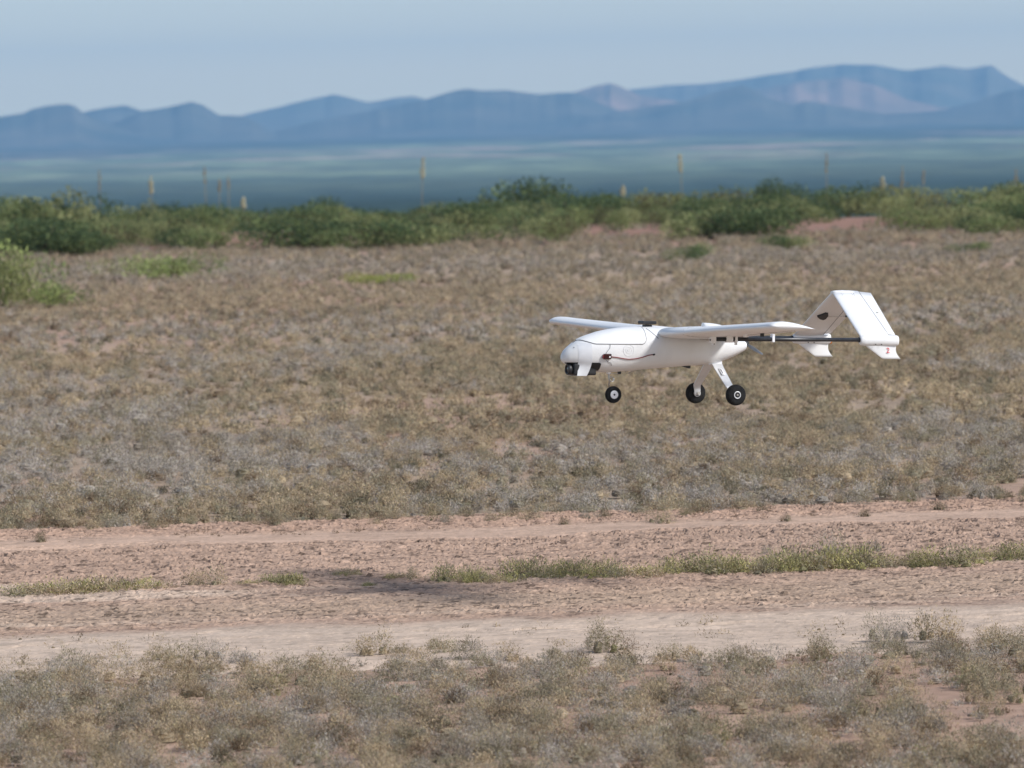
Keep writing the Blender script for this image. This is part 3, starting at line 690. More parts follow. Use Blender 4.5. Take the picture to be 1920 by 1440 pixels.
def yucca(px, top, d, head, fresh, rosette, lean, rg, label):
    p = at_depth(px, top, d); z = float(ground_z(np.array([p.x]), np.array([d]))[0]); hgt = p.z - z
    e = empty('yucca', (p.x, d, z)); tag(e, label, 'yucca', None)
    n = 26; parts = []; V = []; Fc = []
    for i in range(n):
        a = rg.uniform(0, 6.28); t = rg.uniform(.1, 1.35); l = rosette * rg.uniform(.7, 1.1); w = .018
        D = np.array([math.cos(a) * math.sin(t), math.sin(a) * math.sin(t), math.cos(t)]); S = np.array([-math.sin(a), math.cos(a), 0]) * w
        b = len(V); V += [np.array([0, 0, .02]) - S, np.array([0, 0, .02]) + S, D * l * .6 + S * .9, D * l * .6 - S * .9, D * l - np.array([0, 0, .05 * l])]
        Fc += [[b, b + 1, b + 2], [b, b + 2, b + 3], [b + 3, b + 2, b + 4]]
    link('leaves', np_mesh('leaves', np.array(V), np.array(Fc)), YLEAF, e)
    tube('flower_stalk', [(0, 0, 0), (lean * .3, 0, hgt * .5), (lean, 0, hgt)], [.009, .007, .004], STALK, e, 6)
    # panicle of small bells or dry pods round the upper stalk
    m_ = 80 if fresh else 34; u = rg.uniform(0, 1, m_) ** .8; L_ = head * d / FPX
    zz = hgt - u * L_; rr = (.012 + (.050 if fresh else .022) * np.sin(np.clip(u, 0, 1) * 2.6)) * rg.uniform(.2, 1.0, m_); a = rg.uniform(0, 6.28, m_)
    C = np.stack([lean * (zz / hgt) ** 1.4 + rr * np.cos(a), rr * np.sin(a), zz], 1); s = rg.uniform(.008, .022, m_)[:, None]
    V = np.concatenate([C + s * np.array(o) for o in ((0, 0, 1.3), (1, 0, 0), (0, 1, 0), (-1, 0, 0), (0, -1, 0), (0, 0, -1.3))])
    f = np.array([(0, 1, 2), (0, 2, 3), (0, 3, 4), (0, 4, 1), (5, 2, 1), (5, 3, 2), (5, 4, 3), (5, 1, 4)])
    Fc = (f[None] * m_ + np.arange(m_)[:, None, None]).reshape(-1, 3)
    link('flower_head', np_mesh('flower_head', V, Fc), BLOOM if fresh else SPENT, e)
def build_yuccas():
    rg = np.random.default_rng(61)
    for px, top, d, head, fresh, ros, lean, lab in [
        (283, 332, 118, 30, True, .25, .0, 'yucca with a short thick cream flower head, near the left of the band'),
        (185, 318, 122, 40, False, .3, .02, 'thin spent yucca stalk rising left of the cream flowering one'),
        (385, 312, 120, 32, False, .3, -.02, 'tall thin spent yucca stalk between cream head and the pale cluster'),
        (409, 334, 120, 26, False, .3, .03, 'middling yucca stalk, leftmost of the close pair'),
        (428, 328, 121, 26, False, .3, .0, 'middling yucca stalk, rightmost of the close pair'),
        (456, 370, 116, 20, True, .3, .0, 'short yucca with a white flower head just above the shrubs'),
        (788, 294, 118, 40, True, .36, .06, 'tallest yucca with a long cream flower head and a brown shaggy base'),
        (1278, 288, 116, 34, True, .3, -.04, 'tall yucca with a yellow flower head, above the aircraft nose'),
        (1168, 348, 116, 18, True, .3, .0, 'short white flowering yucca right of the dark dome shrub'),
        (1548, 288, 122, 34, False, .3, .02, 'tall thin spent yucca stalk above the tail'),
        (1655, 330, 110, 26, True, .3, .0, 'pale flowering yucca standing left of a thick grey stalk'),
        (1690, 312, 112, 40, False, .3, .02, 'thick grey spent yucca stalk, right part of the band'),
        (1730, 318, 122, 26, False, .3, .02, 'thin spent yucca stalk right of the thick grey one'),
        (1905, 318, 120, 26, False, .3, .0, 'thin spent yucca stalk at the right edge of the photo')]:
        yucca(px, top, d, head, fresh, ros, lean, rg, lab)
build_yuccas()

# ------------------------------------------------------------------ the aircraft
PSI, PITCH, BANK = R(22), R(2.2), R(.7)
f_ = Vector((-math.cos(PSI), -math.sin(PSI), 0)); l_ = Vector((math.sin(PSI), -math.cos(PSI), 0)); z_ = Vector((0, 0, 1))
f_, z_ = f_ * math.cos(PITCH) + z_ * math.sin(PITCH), z_ * math.cos(PITCH) - f_ * math.sin(PITCH)
l_, z_ = l_ * math.cos(BANK) + z_ * math.sin(BANK), z_ * math.cos(BANK) - l_ * math.sin(BANK)
uav = empty('unmanned_aircraft')
mw = Matrix((f_, l_, z_)).transposed().to_4x4(); mw.translation = (.6663, 20.8, .9084); uav.matrix_world = mw
tag(uav, 'small white twin boom unmanned aircraft with inverted V tail flying low over the runway', 'drone aircraft')

FOAM = noise_mat('white foam skin', (.76, .76, .76), (.66, .66, .66), 14, .45, .12, 260, .35, lo=.45, hi=.85)
FOAM2 = noise_mat('white foam fin', (.78, .78, .78), (.72, .72, .72), 7, .42, .06, 260, .35, lo=.5, hi=.9)
BLACK = noise_mat('black plastic', (.012, .012, .013), (.03, .03, .032), 30, .45, spec=.4)
CARBON = noise_mat('carbon tube', (.014, .014, .016), (.03, .03, .033), 60, .32, spec=.5)
RUBBER = noise_mat('tyre foam rubber', (.010, .010, .011), (.022, .022, .022), 40, .85, .2, 200, .15)
ALU = noise_mat('brushed aluminium', (.62, .63, .65), (.72, .73, .75), 30, .45, metal=.35, spec=.5)
WHITE = new_mat('white nylon', (.82, .82, .84), .4)[0]
STEEL = new_mat('wire steel', (.55, .53, .50), .35, .8)[0]
LINE = new_mat('panel gap', (.16, .16, .17), .9)[0]
TAPE = noise_mat('white tape', (.70, .71, .73), (.62, .63, .66), 25, .6)
RED = new_mat('red lead', (.20, .025, .03), .5)[0]
REDINK = new_mat('red numeral', (.62, .03, .06), .6)[0]
DARKRED = noise_mat('dark red circuit', (.055, .010, .010), (.02, .010, .010), 160, .4)
ORANGE = new_mat('orange plug', (.75, .27, .06), .6)[0]
GLASS = new_mat('lens glass', (.01, .01, .016), .05, 0, .8)[0]

# fuselage sections: x, top, bottom, half width
FUS = [(.523, -.040, -.046, .004), (.519, -.026, -.054, .016), (.507, -.010, -.063, .030), (.490, .004, -.069, .041), (.472, .017, -.074, .050), (.444, .032, -.081, .059),
       (.402, .046, -.089, .067), (.370, .055, -.093, .070), (.319, .064, -.093, .073), (.255, .070, -.088, .075), (.192, .073, -.082, .076),
       (.128, .073, -.077, .075), (.060, .070, -.072, .072), (-.010, .066, -.068, .066), (-.065, .058, -.063, .060), (-.097, .050, -.056, .055),
       (-.130, .041, -.046, .050), (-.165, .032, -.032, .045), (-.193, .024, -.017, .040), (-.199, .020, -.010, .036)]
FN = 2.35
def catmull(rows, per=6):
    A = np.array(rows); out = []
    for i in range(len(A) - 1):
        p0, p1, p2, p3 = A[max(i - 1, 0)], A[i], A[i + 1], A[min(i + 2, len(A) - 1)]
        for t in np.linspace(0, 1, per, endpoint=False):
            out.append(.5 * ((2 * p1) + (-p0 + p2) * t + (2 * p0 - 5 * p1 + 4 * p2 - p3) * t * t + (-p0 + 3 * p1 - 3 * p2 + p3) * t ** 3))
    out.append(A[-1]); return np.array(out)
FD = catmull(FUS)
FX = FD[::-1, 0]
def sec(x): return tuple(np.interp(x, FX, FD[::-1, k]) for k in (1, 2, 3))
def fpoint(x, a, off=0.0):
    zt, zb, w = sec(x); zc, h = (zt + zb) / 2, (zt - zb) / 2; c, s = math.cos(a), math.sin(a)
    y = w * math.copysign(abs(c) ** (2 / FN), c); z = h * math.copysign(abs(s) ** (2 / FN), s)
    n = Vector((0, y / max(w * w, 1e-6), z / max(h * h, 1e-6)))
    n = n.normalized() if n.length > 0 else Vector((1, 0, 0))
    return Vector((x, y, zc + z)) + n * off
def side_angle(x, z):
    zt, zb, w = sec(x); zc, h = (zt + zb) / 2, (zt - zb) / 2; u = max(-1, min(1, (z - zc) / h))
    s = math.copysign(abs(u) ** (FN / 2), u); return math.asin(max(-1, min(1, s)))
def on_side(x, z, off=0.0): return fpoint(x, side_angle(x, z), off)

def loft(rings, cap0=True, cap1=True):
    n = len(rings[0]); V = np.array([tuple(p) for r in rings for p in r]); me = np_mesh('loft', V, grid_faces(len(rings), n, True), None, True)
    bm = bmesh.new(); bm.from_mesh(me); bm.verts.ensure_lookup_table()
    if cap0: bm.faces.new([bm.verts[i] for i in range(n)][::-1])
    if cap1: bm.faces.new([bm.verts[(len(rings) - 1) * n + i] for i in range(n)])
    bmesh.ops.recalc_face_normals(bm, faces=bm.faces)
    for f in bm.faces: f.smooth = len(f.verts) == 4
    bm.to_mesh(me); bm.free(); return me
NA = 56
part = lambda name, me, mat, parent=None: link(name, me, mat, parent or uav)
fus = part('fuselage', loft([[fpoint(r[0], 2 * math.pi * k / NA) for k in range(NA)] for r in FD]), FOAM)

def shell(name, grid, mat, parent=None, thick=.0012):
    """an open sheet given as rows of points, made solid"""
    nr, nc = len(grid), len(grid[0])
    me = np_mesh(name, np.array([tuple(p) for r in grid for p in r]), grid_faces(nr, nc), None, True)
    o = part(name, me, mat, parent); md = o.modifiers.new('thickness', 'SOLIDIFY'); md.thickness = thick; md.offset = 0
    o.modifiers.new('sharp rim', 'EDGE_SPLIT').split_angle = R(40); return o
def line_on_side(name, pts, rad, mat, parent=None, off=.0004, step=.006, mirror=False):
    P = []
    for (x0, z0), (x1, z1) in zip(pts[:-1], pts[1:]):
        k = max(2, int(math.hypot(x1 - x0, z1 - z0) / step))
        P += [(x0 + (x1 - x0) * i / k, z0 + (z1 - z0) * i / k) for i in range(k)]
    P.append(pts[-1]); Q = [on_side(x, z, off) for x, z in P]
    if mirror: Q = [Vector((p.x, -p.y, p.z)) for p in Q]
    return tube(name, Q, rad, mat, parent or uav, 6)

# hatch over the nose bay: a lid proud of the hull, with a dark gap round it
def hatch_low(x):
    return float(np.interp(x, [.218, .221, .226, .234, .415, .478], [.030, .022, .014, .010, .010, .029]))
hx = np.concatenate([np.linspace(.220, .236, 6), np.linspace(.245, .41, 24), np.linspace(.418, .478, 10)])
rows = []
for x in hx:
    a0 = side_angle(x, hatch_low(x)); rows.append([fpoint(x, a0 + (math.pi - 2 * a0) * t, .0012) for t in np.linspace(0, 1, 33)])
hatch = shell('hatch_cover', rows, FOAM, thick=.0022)
gap = [(x, hatch_low(x) - .0006) for x in hx]
tube('hatch_gap', [fpoint(.2190, a, .0014) for a in np.linspace(math.pi / 2, side_angle(.2195, .03), 14)] + [on_side(x, z, .0008) for x, z in gap], .0015, LINE, hatch, 6)
tube('hatch_gap', [Vector((p.x, -p.y, p.z)) for p in [fpoint(.2190, a, .0014) for a in np.linspace(math.pi / 2, side_angle(.2195, .03), 14)] + [on_side(x, z, .0008) for x, z in gap]], .0015, LINE, hatch, 6)
line_on_side('nose_gap', [(.478, .030), (.468, .034)], .001, LINE)

# embossed round emblem moulded into the side
def ring_side(name, cx, cz, r, rad, parent, n=28, a0=0, a1=2 * math.pi):
    return tube(name, [on_side(cx + r * math.cos(a), cz + r * math.sin(a), .0003) for a in np.linspace(a0, a1, n)], rad, FOAM, parent, 6)
em = ring_side('emblem', .289, -.013, .0205, .00068, uav)
ring_side('emblem_ring', .289, -.013, .0115, .0006, em, 26)
ring_side('emblem_ring', .289, -.013, .0045, .0006, em, 14)

# camera bay and camera under the nose, held by a strap of tape
bay = []
for x in np.linspace(.391, .430, 9):
    zt_ = -.058 - .004 * max(0, (.397 - x) / .006); bay.append([on_side(x, z, .0004) for z in np.linspace(zt_, -.0865, 8)])
b1 = shell('camera_bay', bay, BLACK, thick=.002)
bay = []
for x in np.linspace(.430, .513, 14):
    zt, zb, w = sec(x); bay.append([on_side(x, z, .0004) for z in np.linspace(-.0575, max(zb + .001, -.0865), 7)])
shell('camera_bay', bay, BLACK, thick=.002)
def rbox(name, lo, hi, mat, parent=None, bev=.003, seg=2):
    me = box_mesh(name, lo, hi); bm = bmesh.new(); bm.from_mesh(me)
    bmesh.ops.recalc_face_normals(bm, faces=bm.faces)
    bmesh.ops.bevel(bm, geom=bm.edges[:], offset=bev, segments=seg, profile=.6, affect='EDGES'); bm.to_mesh(me); bm.free()
    return part(name, me, mat, parent)
camr = rbox('camera', (.400, -.040, -.1045), (.488, .040, -.060), BLACK, bev=.008, seg=3)
def lathe(name, prof, mat, parent=None, axis='Y', loc=(0, 0, 0), n=40):
    """profile of (along axis, radius)"""
    rings = []
    for a, r in prof:
        ring = []
        for k in range(n):
            c, s = r * math.cos(2 * math.pi * k / n), r * math.sin(2 * math.pi * k / n)
            p = {'Y': (c, a, s), 'X': (a, c, s), 'Z': (c, s, a)}[axis]; ring.append(Vector(p) + Vector(loc))
        rings.append(ring)
    return part(name, loft(rings), mat, parent)
lathe('lens_barrel', [(0, .020), (.018, .020), (.020, .0185), (.020, .0155), (.012, .0150)], BLACK, camr, 'X', (.486, .012, -.083), 28)
lathe('lens', [(0, .0145), (.003, .012), (.0045, .006), (.005, .001)], GLASS, camr, 'X', (.4985, .012, -.083), 24)
rows = []
for t in np.linspace(0, 1, 15):
    if t < .62:
        u = t / .62; z = .012 - u * .075; row = [on_side(x, z, .0006 + .0009 * (z < -.056)) for x in np.linspace(.476 - .002 * u, .428 - .002 * u, 6)]
    else:
        u = (t - .62) / .38; row = []
        for x in np.linspace(.474, .426 + .010 * u, 6):
            p = on_side(x, -.063, .0015); q = Vector((x + .008 * u - .004, .0425, -.106)); row.append(p.lerp(q, u))
    rows.append(row)
rows.append([Vector((p.x, .0, -.1065)) for p in rows[-1]]); rows.append([Vector((p.x, -.0425, -.1055)) for p in rows[-2]])
shell('tape_strap', rows, TAPE, thick=.0006)
tube('port_plug', [on_side(.487, -.004, -.001), on_side(.487, -.004, .0014)], .0022, LINE, uav, 8)

# small receiver on the side with its wires
p0 = on_side(.372, -.035, .0035); bx = rbox('receiver_box', (-.0145, -.0045, -.0095), (.0145, .0045, .0095), DARKRED, bev=.0012); bx.location = p0
nrm = (on_side(.372, -.035, .01) - on_side(.372, -.035, 0)).normalized(); bx.rotation_euler = (math.atan2(nrm.z, nrm.y), 0, 0)
rbox('connector', (.0135, -.0035, -.0065), (.0185, .0035, .0065), RED, bx, bev=.001)
rbox('chip_label', (-.011, .0042, -.0035), (-.005, .0053, .0025), WHITE, bx, bev=.0003)
line_on_side('red_wire', [(.358, -.036), (.335, -.038), (.305, -.043), (.285, -.045), (.262, -.043), (.235, -.038), (.210, -.030), (.188, -.027)], .0018, RED, off=.0015)
tube('wire_end', [on_side(.194, -.0285, .002), on_side(.186, -.0268, .002)], .0028, BLACK, uav, 8)
line_on_side('thin_wire', [(.378, -.027), (.371, -.016), (.362, -.006), (.360, .004), (.361, .010)], .0008, LINE, off=.001)
line_on_side('thin_wire', [(.377, -.046), (.366, -.054), (.353, -.060), (.350, -.068)], .0007, LINE, off=.001)
# antenna puck on top, fairing behind it, belly antennas
pk = rbox('antenna_puck', (.158, -.024, .0785), (.214, .024, .0905), BLACK, bev=.004, seg=3); pk.rotation_euler = (0, R(-1), 0)
rbox('puck_foot', (.172, -.014, .068), (.200, .014, .0775), BLACK, pk, bev=.002)
fair = []
for u in np.linspace(0, 1, 12):
    x = -.036 - .104 * u; w = .030 * math.sin(math.pi * (.12 + .82 * u)) + .004; h = .088 - .004 * u - .016 * u ** 3
    fair.append([Vector((x, w * math.cos(a), .055 + (h - .055) * max(0, math.sin(a)) ** .7)) for a in np.linspace(0, 2 * math.pi, 24, endpoint=False)])
part('wing_fairing', loft(fair), FOAM)
me = np_mesh('belly_antenna', [(.048, .003, -.0715), (.012, .003, -.0690), (.012, .003, -.0795), (.020, .003, -.0790), (.048, -.003, -.0715), (.012, -.003, -.0690), (.012, -.003, -.0795), (.020, -.003, -.0790)],
             [(0, 1, 2, 3), (7, 6, 5, 4), (0, 4, 5, 1), (1, 5, 6, 2), (2, 6, 7, 3), (3, 7, 4, 0)])
part('belly_antenna', me, BLACK)

# ---- wings
def airfoil(c0=0.0, c1=1.0, t=.13, camber=.03, n=16, blunt=.0):
    """closed loop of (chord fraction, height fraction) between c0 and c1"""
    xs = c0 + (c1 - c0) * (1 - np.cos(np.linspace(0, math.pi, n))) / 2
    def th(x): return 5 * t * (.2969 * np.sqrt(x) - .126 * x - .3516 * x ** 2 + .2843 * x ** 3 - .1015 * x ** 4)
    def cm(x): return np.where(x < .4, camber / .16 * (.8 * x - x * x), camber / .36 * (.2 + .8 * x - x * x))
    upx = [(x, float(cm(x) + th(x)) + blunt) for x in xs[::-1]]; lo = [(x, float(cm(x) - th(x)) - blunt) for x in xs]
    if c0 == 0: lo = lo[1:]
    return upx + lo
WS = [(0.0, .168, .285, .046, .150, 1), (.20, .168, .280, .052, .150, 1), (.262, .167, .270, .0545, .150, 1), (.275, .162, .256, .055, .138, 1), (.60, .160, .220, .0685, .142, 1),
      (.93, .158, .184, .081, .165, 1), (.975, .158, .180, .0825, .180, 1), (1.000, .157, .176, .0835, .180, 1), (1.012, .154, .170, .084, .150, 1), (1.019, .148, .158, .084, .09, 1), (1.022, .138, .135, .084, .02, 1)]
INC = R(3.2)
def wing(sgn):
    rings = []
    for y, le, ch, z, t, _ in WS:
        rings.append([Vector((le - ch * (cx * math.cos(INC)), sgn * y, z + ch * cz - ch * cx * math.sin(INC))) for cx, cz in airfoil(t=t, camber=.028, n=18)])
    w = part('wing', loft(rings), FOAM2)
    # joint between centre and outer panel, and the aileron gap
    def surf(y, cx, top=True):
        le, ch, z, t = (np.interp(y, [s[0] for s in WS], [s[k] for s in WS]) for k in (1, 2, 3, 4))
        loop = airfoil(t=t, camber=.028, n=18); loop = loop[:18] if top else loop[18:]
        xs = [p[0] for p in loop]; zs = [p[1] for p in loop]; o = np.argsort(xs)
        cz = np.interp(cx, np.array(xs)[o], np.array(zs)[o])
        return Vector((le - ch * cx * math.cos(INC), sgn * y, z + ch * cz - ch * cx * math.sin(INC)))
    for top in (True, False):
        tube('panel_joint', [surf(.268, c, top) for c in np.linspace(.02, .95, 14)], .0008, LINE, w, 5)
        tube('aileron_gap', [surf(y, .74, top) for y in np.linspace(.42, .93, 14)], .0009, LINE, w, 5)
    hn = surf(.62, .70, False)
    rbox('servo', (hn.x - .006, hn.y - .005, hn.z - .012), (hn.x + .006, hn.y + .005, hn.z + .003), BLACK, w, bev=.001)
    q = surf(.62, .92, False); tube('pushrod', [hn + Vector((0, 0, -.010)), q + Vector((0, 0, -.006))], .0009, STEEL, w, 5)
    q = surf(.50, .62, False); rbox('hinge_block', (q.x - .005, q.y - .006, q.z - .010), (q.x + .006, q.y + .006, q.z + .003), WHITE, w, bev=.001)
    hn = surf(.17, .56, False)
    for k in range(3): tube('linkage', [surf(.17 + .02 * k, .42 + .06 * k, False) + Vector((0, 0, -.004 - .003 * k)), surf(.17 + .02 * k, .66 + .04 * k, False) + Vector((0, 0, -.007))], .0011, STEEL, w, 5)
    q = surf(.2, .55, False); rbox('servo', (q.x - .009, q.y - .004, q.z - .008), (q.x + .009, q.y + .004, q.z + .003), noise_mat('amber servo', (.35, .22, .12), (.22, .14, .08), 90, .5), w, bev=.001)
    # ---- tail boom and its clamps
    bm_ = tube('boom', [(.062, sgn * .29, .031), (-.25, sgn * .29, .0305), (-.548, sgn * .29, .030)], .0074, CARBON, uav, 16)
    lathe('boom_collar', [(-.012, .0078), (-.012, .0092), (.004, .0092), (.004, .0078)], CARBON, bm_, 'X', (-.533, sgn * .29, .030), 16)
    for x, w_ in ((.052, .010), (-.012, .013), (-.038, .005), (-.185, .005)):
        o = rbox('boom_clamp', (x - w_, sgn * .29 - .0105, .0185 if x > -.1 else .0205), (x + w_, sgn * .29 + .0105, .058 if x > -.1 else .050), WHITE, bm_, bev=.002)
        if x in (.052, -.038):
            rbox('clamp_foot', (x - w_ * .8, sgn * .29 - .006, .010), (x + .002, sgn * .29 + .006, .020), WHITE, bm_, bev=.001)
            tube('clamp_screw', [(x - .003, sgn * .29 + sgn * .0055, .0135), (x - .003, sgn * .29 + sgn * .0072, .0135)], .002, BLACK, bm_, 8)
    # ---- pod at the boom's end with the fin below it
    yc = sgn * .29; pod = []
    for u, r in ((0, .012), (.006, .0165), (.020, .0185), (.09, .0185), (.148, .0185), (.154, .016)):
        x = -.534 - u; pod.append([Vector((x, yc + .8 * r * math.cos(a), .0275 + 1.05 * r * math.sin(a))) for a in np.linspace(0, 2 * math.pi, 28, endpoint=False)])
    pd = part('tail_pod', loft(pod), FOAM2)
    lof = []
    for u in np.linspace(0, 1, 8):                                       # ventral fin, thin and raked back
        x0 = -.552 - .076 * u; x1 = -.683 - .018 * u + .010 * math.sin(u * 3.1); z = .012 - .052 * u; t = .075 * (1 - .35 * u)
        lof.append([Vector((x0 + (x1 - x0) * cx, yc + (x0 - x1) * cz, z)) for cx, cz in airfoil(t=t, camber=0, n=12)])
    vf = part('ventral_fin', loft(lof), FOAM2, pd)
    for x in (-.592, -.616): tube('screw', [(x, yc + .0140, .0135), (x, yc + .0152, .0135)], .0021, BLACK, pd, 8)
    if sgn > 0:
        cu = bpy.data.curves.new('numeral', 'FONT'); cu.body = '2'; cu.size = .027; cu.extrude = .0003; cu.align_x = 'CENTER'; cu.align_y = 'CENTER'
        tmp = bpy.data.objects.new('numeral_source', cu); COL.objects.link(tmp)
        me = bpy.data.meshes.new_from_object(tmp.evaluated_get(bpy.context.evaluated_depsgraph_get())); bpy.data.objects.remove(tmp)
        me.materials.clear(); nu = part('numeral', me, REDINK, pd)
        nu.matrix_local = Matrix(((-1, 0, 0, -.647), (0, 0, 1, yc + .0052), (0, 1, 0, -.009), (0, 0, 0, 1)))
    else:
        lathe('orange_plug', [(0, .0095), (.003, .0105), (.005, .006)], ORANGE, pd, 'X', (-.693, yc, .018), 18)
    # ---- inverted V fin up to the middle, with its hinged trailing panel
    def fin_sec(u, c0, c1, t):
        y = sgn * .29 * (1 - u); z = .040 + (.203 - .040) * u; le = -.537 - .021 * u; ch = .146 + .011 * u
        dy, dz = -sgn * .29, .163; ln = math.hypot(dy, dz); nv = Vector((0, sgn * dz / ln * 1.0, .29 / ln))
        return [Vector((le - ch * cx, y, z)) + nv * (ch * cz) for cx, cz in airfoil(c0, c1, t, 0.0, 14, .0008)]
    hfrac = lambda u: .80 - .13 * u
    fin = part('tail_fin', loft([fin_sec(u, 0, hfrac(u), .105) for u in np.linspace(0, 1.0, 9)]), FOAM2)
    rud = part('ruddervator', loft([fin_sec(u, hfrac(u) + .012, 1.0, .105) for u in np.linspace(.05, .985, 9)]), FOAM2, fin)
    def fin_pt(u, c, off): 
        y = sgn * .29 * (1 - u); z = .040 + .163 * u; le = -.537 - .021 * u; ch = .146 + .011 * u; ln = math.hypot(.29, .163)
        return Vector((le - ch * c, y, z)) + Vector((0, sgn * .163 / ln, .29 / ln)) * off
    def hth(u):
        x = hfrac(u); return (.146 + .011 * u) * (5 * .105 * (.2969 * x ** .5 - .126 * x - .3516 * x ** 2 + .2843 * x ** 3 - .1015 * x ** 4) + .0008)
    tube('hinge_gap', [fin_pt(u, hfrac(u) + .006, hth(u)) for u in np.linspace(.03, .97, 8)], .0009, LINE, fin, 5)
    tube('hinge_gap', [fin_pt(u, hfrac(u) + .006, -hth(u)) for u in np.linspace(.03, .97, 8)], .0008, LINE, fin, 5)
    # servo and pushrod on the inner face
    a = fin_pt(.50, .34, -.0085); sv = []
    sh = [(.00, -.012), (.014, -.009), (.030, .000), (.020, .006), (.010, .013), (.000, .012), (-.006, .004), (-.006, -.008)]
    inn = Vector((0, -sgn * .163 / math.hypot(.29, .163), -.29 / math.hypot(.29, .163))); up_ = Vector((0, -sgn * .29, .163)).normalized()
    base = [fin_pt(.50, .34, -.006) + Vector((px_, 0, 0)) + up_ * q for px_, q in [(a_ * 1.15, b_ * 2.0) for a_, b_ in sh]]
    part('fin_servo', loft([base, [p + inn * .008 for p in base]]), BLACK, fin)
    b = fin_pt(.50, .90, -.010); tube('pushrod', [a + inn * .004 + Vector((-.006, 0, 0)), b], .0010, STEEL, fin, 5)
    rbox('control_horn', (b.x - .003, b.y - .003, b.z - .004), (b.x + .003, b.y + .003, b.z + .004), BLACK, fin, bev=.0008)
    b = fin_pt(.52, .85, .005); rbox('control_horn', (b.x - .003, b.y - .003, b.z - .001), (b.x + .003, b.y + .003, b.z + .003), STEEL, fin, bev=.0008)
    # taped joint marks near the ridge
    if sgn > 0:
        for c in (.20, .46):
            for dx_, dy_ in ((-1, -1), (1, 1), (-1, 1), (1, -1), (0, 0)):
                p = fin_pt(.905 + .018 * dy_, c + .032 * dx_, .0072); q = fin_pt(.905 + .018 * dy_ + .012, c + .032 * dx_ + .02, .0072)
                tube('joint_mark', [p, q], .0011, LINE, fin, 5)
for s in (1, -1): wing(s)
# ridge cap where the two fins meet
cap = []
for u in np.linspace(0, 1, 9):
    x = -.557 - .112 * u; r = .0125 * math.sin(math.pi * (.14 + .72 * u)) ** .6
    cap.append([Vector((x, 1.5 * r * math.cos(a), .2015 + .75 * r * math.sin(a) - .004 * u * u + .0006 * math.sin(u * 22))) for a in np.linspace(0, 2 * math.pi, 20, endpoint=False)])
part('fin_ridge', loft(cap), FOAM2)
line_on_side('wing_root_gap', [(.205, .066), (.192, .052), (.180, .040), (.170, .030)], .0010, LINE)

# ---- pusher motor and propeller, blades at rest
mo = lathe('motor', [(0, .012), (-.004, .0165), (-.014, .0165), (-.018, .010)], BLACK, None, 'X', (-.194, 0, .010), 24)
blade = []
for sg in (-1, 1):
    rr = []
    for u in np.linspace(.04, 1, 14):
        c = (.007 + .009 * math.sin(min(1, u * 1.25) * 2.5)) * (1 if u < .97 else .55); tw = R(62 - 44 * u); z = sg * .150 * u
        loop = [(c * (k_[0] - .5), c * k_[1]) for k_ in airfoil(t=.10, camber=.02, n=8)]
        rr.append([Vector((p * math.sin(R(90) - tw) * .0 + p * math.cos(tw) * .55 - q * math.sin(tw), sg * (p * math.sin(tw) + q * math.cos(tw)), z)) for p, q in loop])
    blade.append(loft(rr))
hub = lathe('propeller', [(-.008, .004), (-.007, .010), (.005, .011), (.009, .004)], BLACK, None, 'X', (-.213, 0, .010), 20)
PROP = noise_mat('grey nylon propeller', (.24, .25, .26), (.28, .29, .30), 30, .45)
for me in blade:
    o = part('propeller_blade', me, PROP, hub); o.location = (-.213, 0, .010); o.rotation_euler = (R(76), 0, 0)

# ---- landing gear
def wheel(loc, r, wd, hub_r, hubmat, name='wheel'):
    e = empty(name, loc); e.parent = uav
    prof = [(-wd * .5, hub_r * .9)] + [(-wd * .5 * math.cos(a) ** .7, hub_r + (r - hub_r) * (.25 + .75 * math.sin(a)) if a > .05 else hub_r) for a in np.linspace(.0, math.pi / 2, 9)]
    prof = prof + [(-a, q) for a, q in prof[::-1][1:]]
    lathe('tyre', prof, RUBBER, e)
    h = lathe('hub', [(-wd * .54, .003), (-wd * .54, hub_r * .93), (-wd * .50, hub_r * 1.02), (wd * .50, hub_r * 1.02), (wd * .54, hub_r * .93), (wd * .515, hub_r * .6), (wd * .53, .003)], hubmat, e)
    lathe('axle', [(-wd * .62, .0035), (wd * .60, .0035), (wd * .66, .002)], STEEL if hubmat is not WHITE else BLACK, e, n=12)
    if hubmat is not WHITE:
        lathe('rim_ring', [(wd * .48, hub_r * .68), (wd * .565, hub_r * .72), (wd * .565, hub_r * .92), (wd * .48, hub_r * .98)], ALU, e, n=32)
    return e
wheel((-.090, .180, -.173), .0385, .030, .0145, BLACK)
wheel((-.090, -.180, -.173), .0385, .030, .0145, BLACK)
wheel((.318, .002, -.175), .0310, .022, .0150, WHITE)
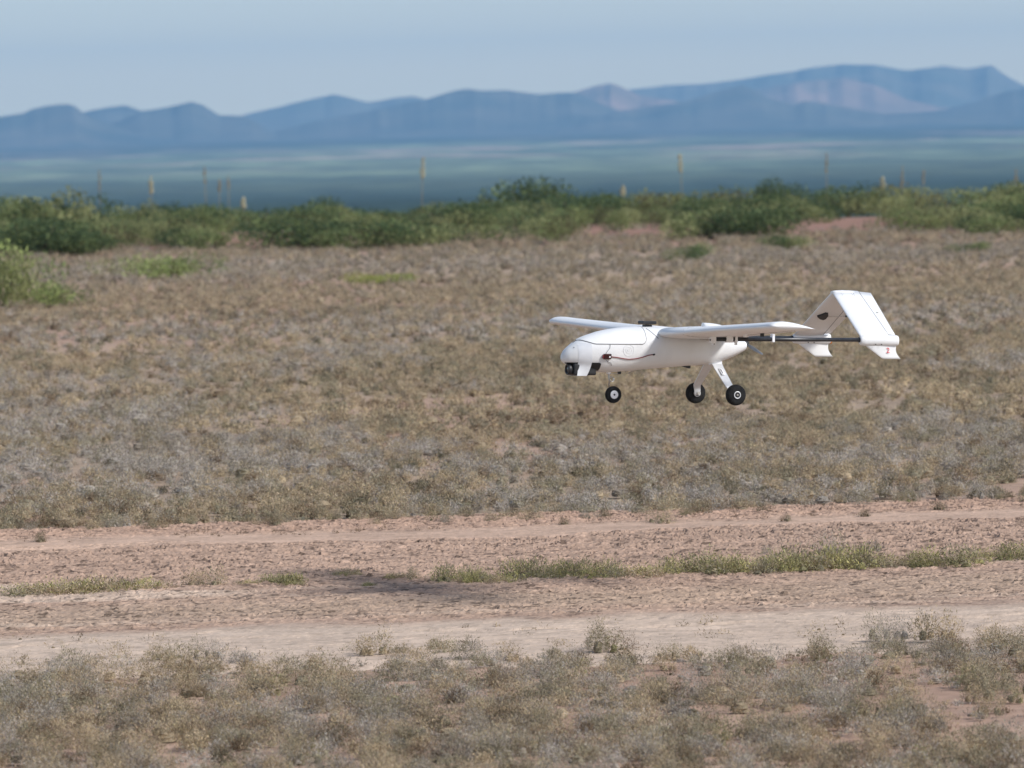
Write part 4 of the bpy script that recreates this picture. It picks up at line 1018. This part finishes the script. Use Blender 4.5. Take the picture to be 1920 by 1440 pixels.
for s in (1, -1):
    path = [((-.080, .020, -.062), .040), ((-.080, .036, -.064), .040), ((-.079, .055, -.078), .038), ((-.081, .146, -.143), .029), ((-.086, .156, -.156), .026), ((-.089, .159, -.180), .022)]
    rg_ = []
    for i, ((x, y, z), w) in enumerate(path):
        a_ = Vector(path[max(i - 1, 0)][0]); b_ = Vector(path[min(i + 1, len(path) - 1)][0]); d = (b_ - a_).normalized(); n_ = d.cross(Vector((1, 0, 0))).normalized() * .0016
        rg_.append([Vector((x + w / 2, s * (y + n_.y), z + n_.z)), Vector((x - w / 2, s * (y + n_.y), z + n_.z)), Vector((x - w / 2, s * (y - n_.y), z - n_.z)), Vector((x + w / 2, s * (y - n_.y), z - n_.z))])
    lg = part('gear_leg', loft(rg_), ALU)
    for p in lg.data.polygons: p.use_smooth = False
    tube('axle_nut', [(-.090, s * .150, -.173), (-.090, s * .166, -.173)], .0060, STEEL, lg, 6)
    if s > 0:
        d = Vector((0, .107, -.064)).normalized(); n_ = Vector((0, .064, .107)).normalized(); c = Vector((-.0795, .078, -.0918)) + n_ * .0022
        q = [c + Vector((sx * .0075, 0, 0)) + d * sy * .021 for sx, sy in ((-1, -1), (1, -1), (1, 1), (-1, 1))]
        st = part('sticker', loft([q, [p + n_ * .0004 for p in q]]), WHITE, lg)
        tube('print_line', [c + d * -.013 + n_ * .0006, c + d * .013 + n_ * .0006], .0016, LINE, st, 5)
rbox('gear_plate', (-.105, -.026, -.066), (-.050, .026, -.052), WHITE, bev=.003)
st = tube('nose_strut', [(.337, .004, -.085), (.337, .004, -.118), (.334, .004, -.128), (.330, -.012, -.140), (.322, -.0135, -.160), (.318, -.0125, -.176)], .0030, STEEL, uav, 8)
tube('coil_spring', [(.327 + .0085 * math.cos(a), .004 + .0012 * a - .006, -.119 + .0085 * math.sin(a)) for a in np.linspace(0, 4 * math.pi, 40)], .0018, STEEL, st, 6)
rbox('steering_arm', (.330, -.004, -.100), (.343, .010, -.093), WHITE, st, bev=.001)
tube('steering_rod', [(.334, .010, -.099), (.300, .012, -.0975), (.270, .012, -.0900)], .0009, STEEL, st, 5)
rbox('steering_horn', (.292, .004, -.1005), (.303, .014, -.0900), BLACK, st, bev=.001)
tube('loose_wire', [(.276, .015, -.090), (.273, .015, -.0975), (.262, .015, -.0965), (.248, .015, -.0895)], .0010, LINE, uav, 5)
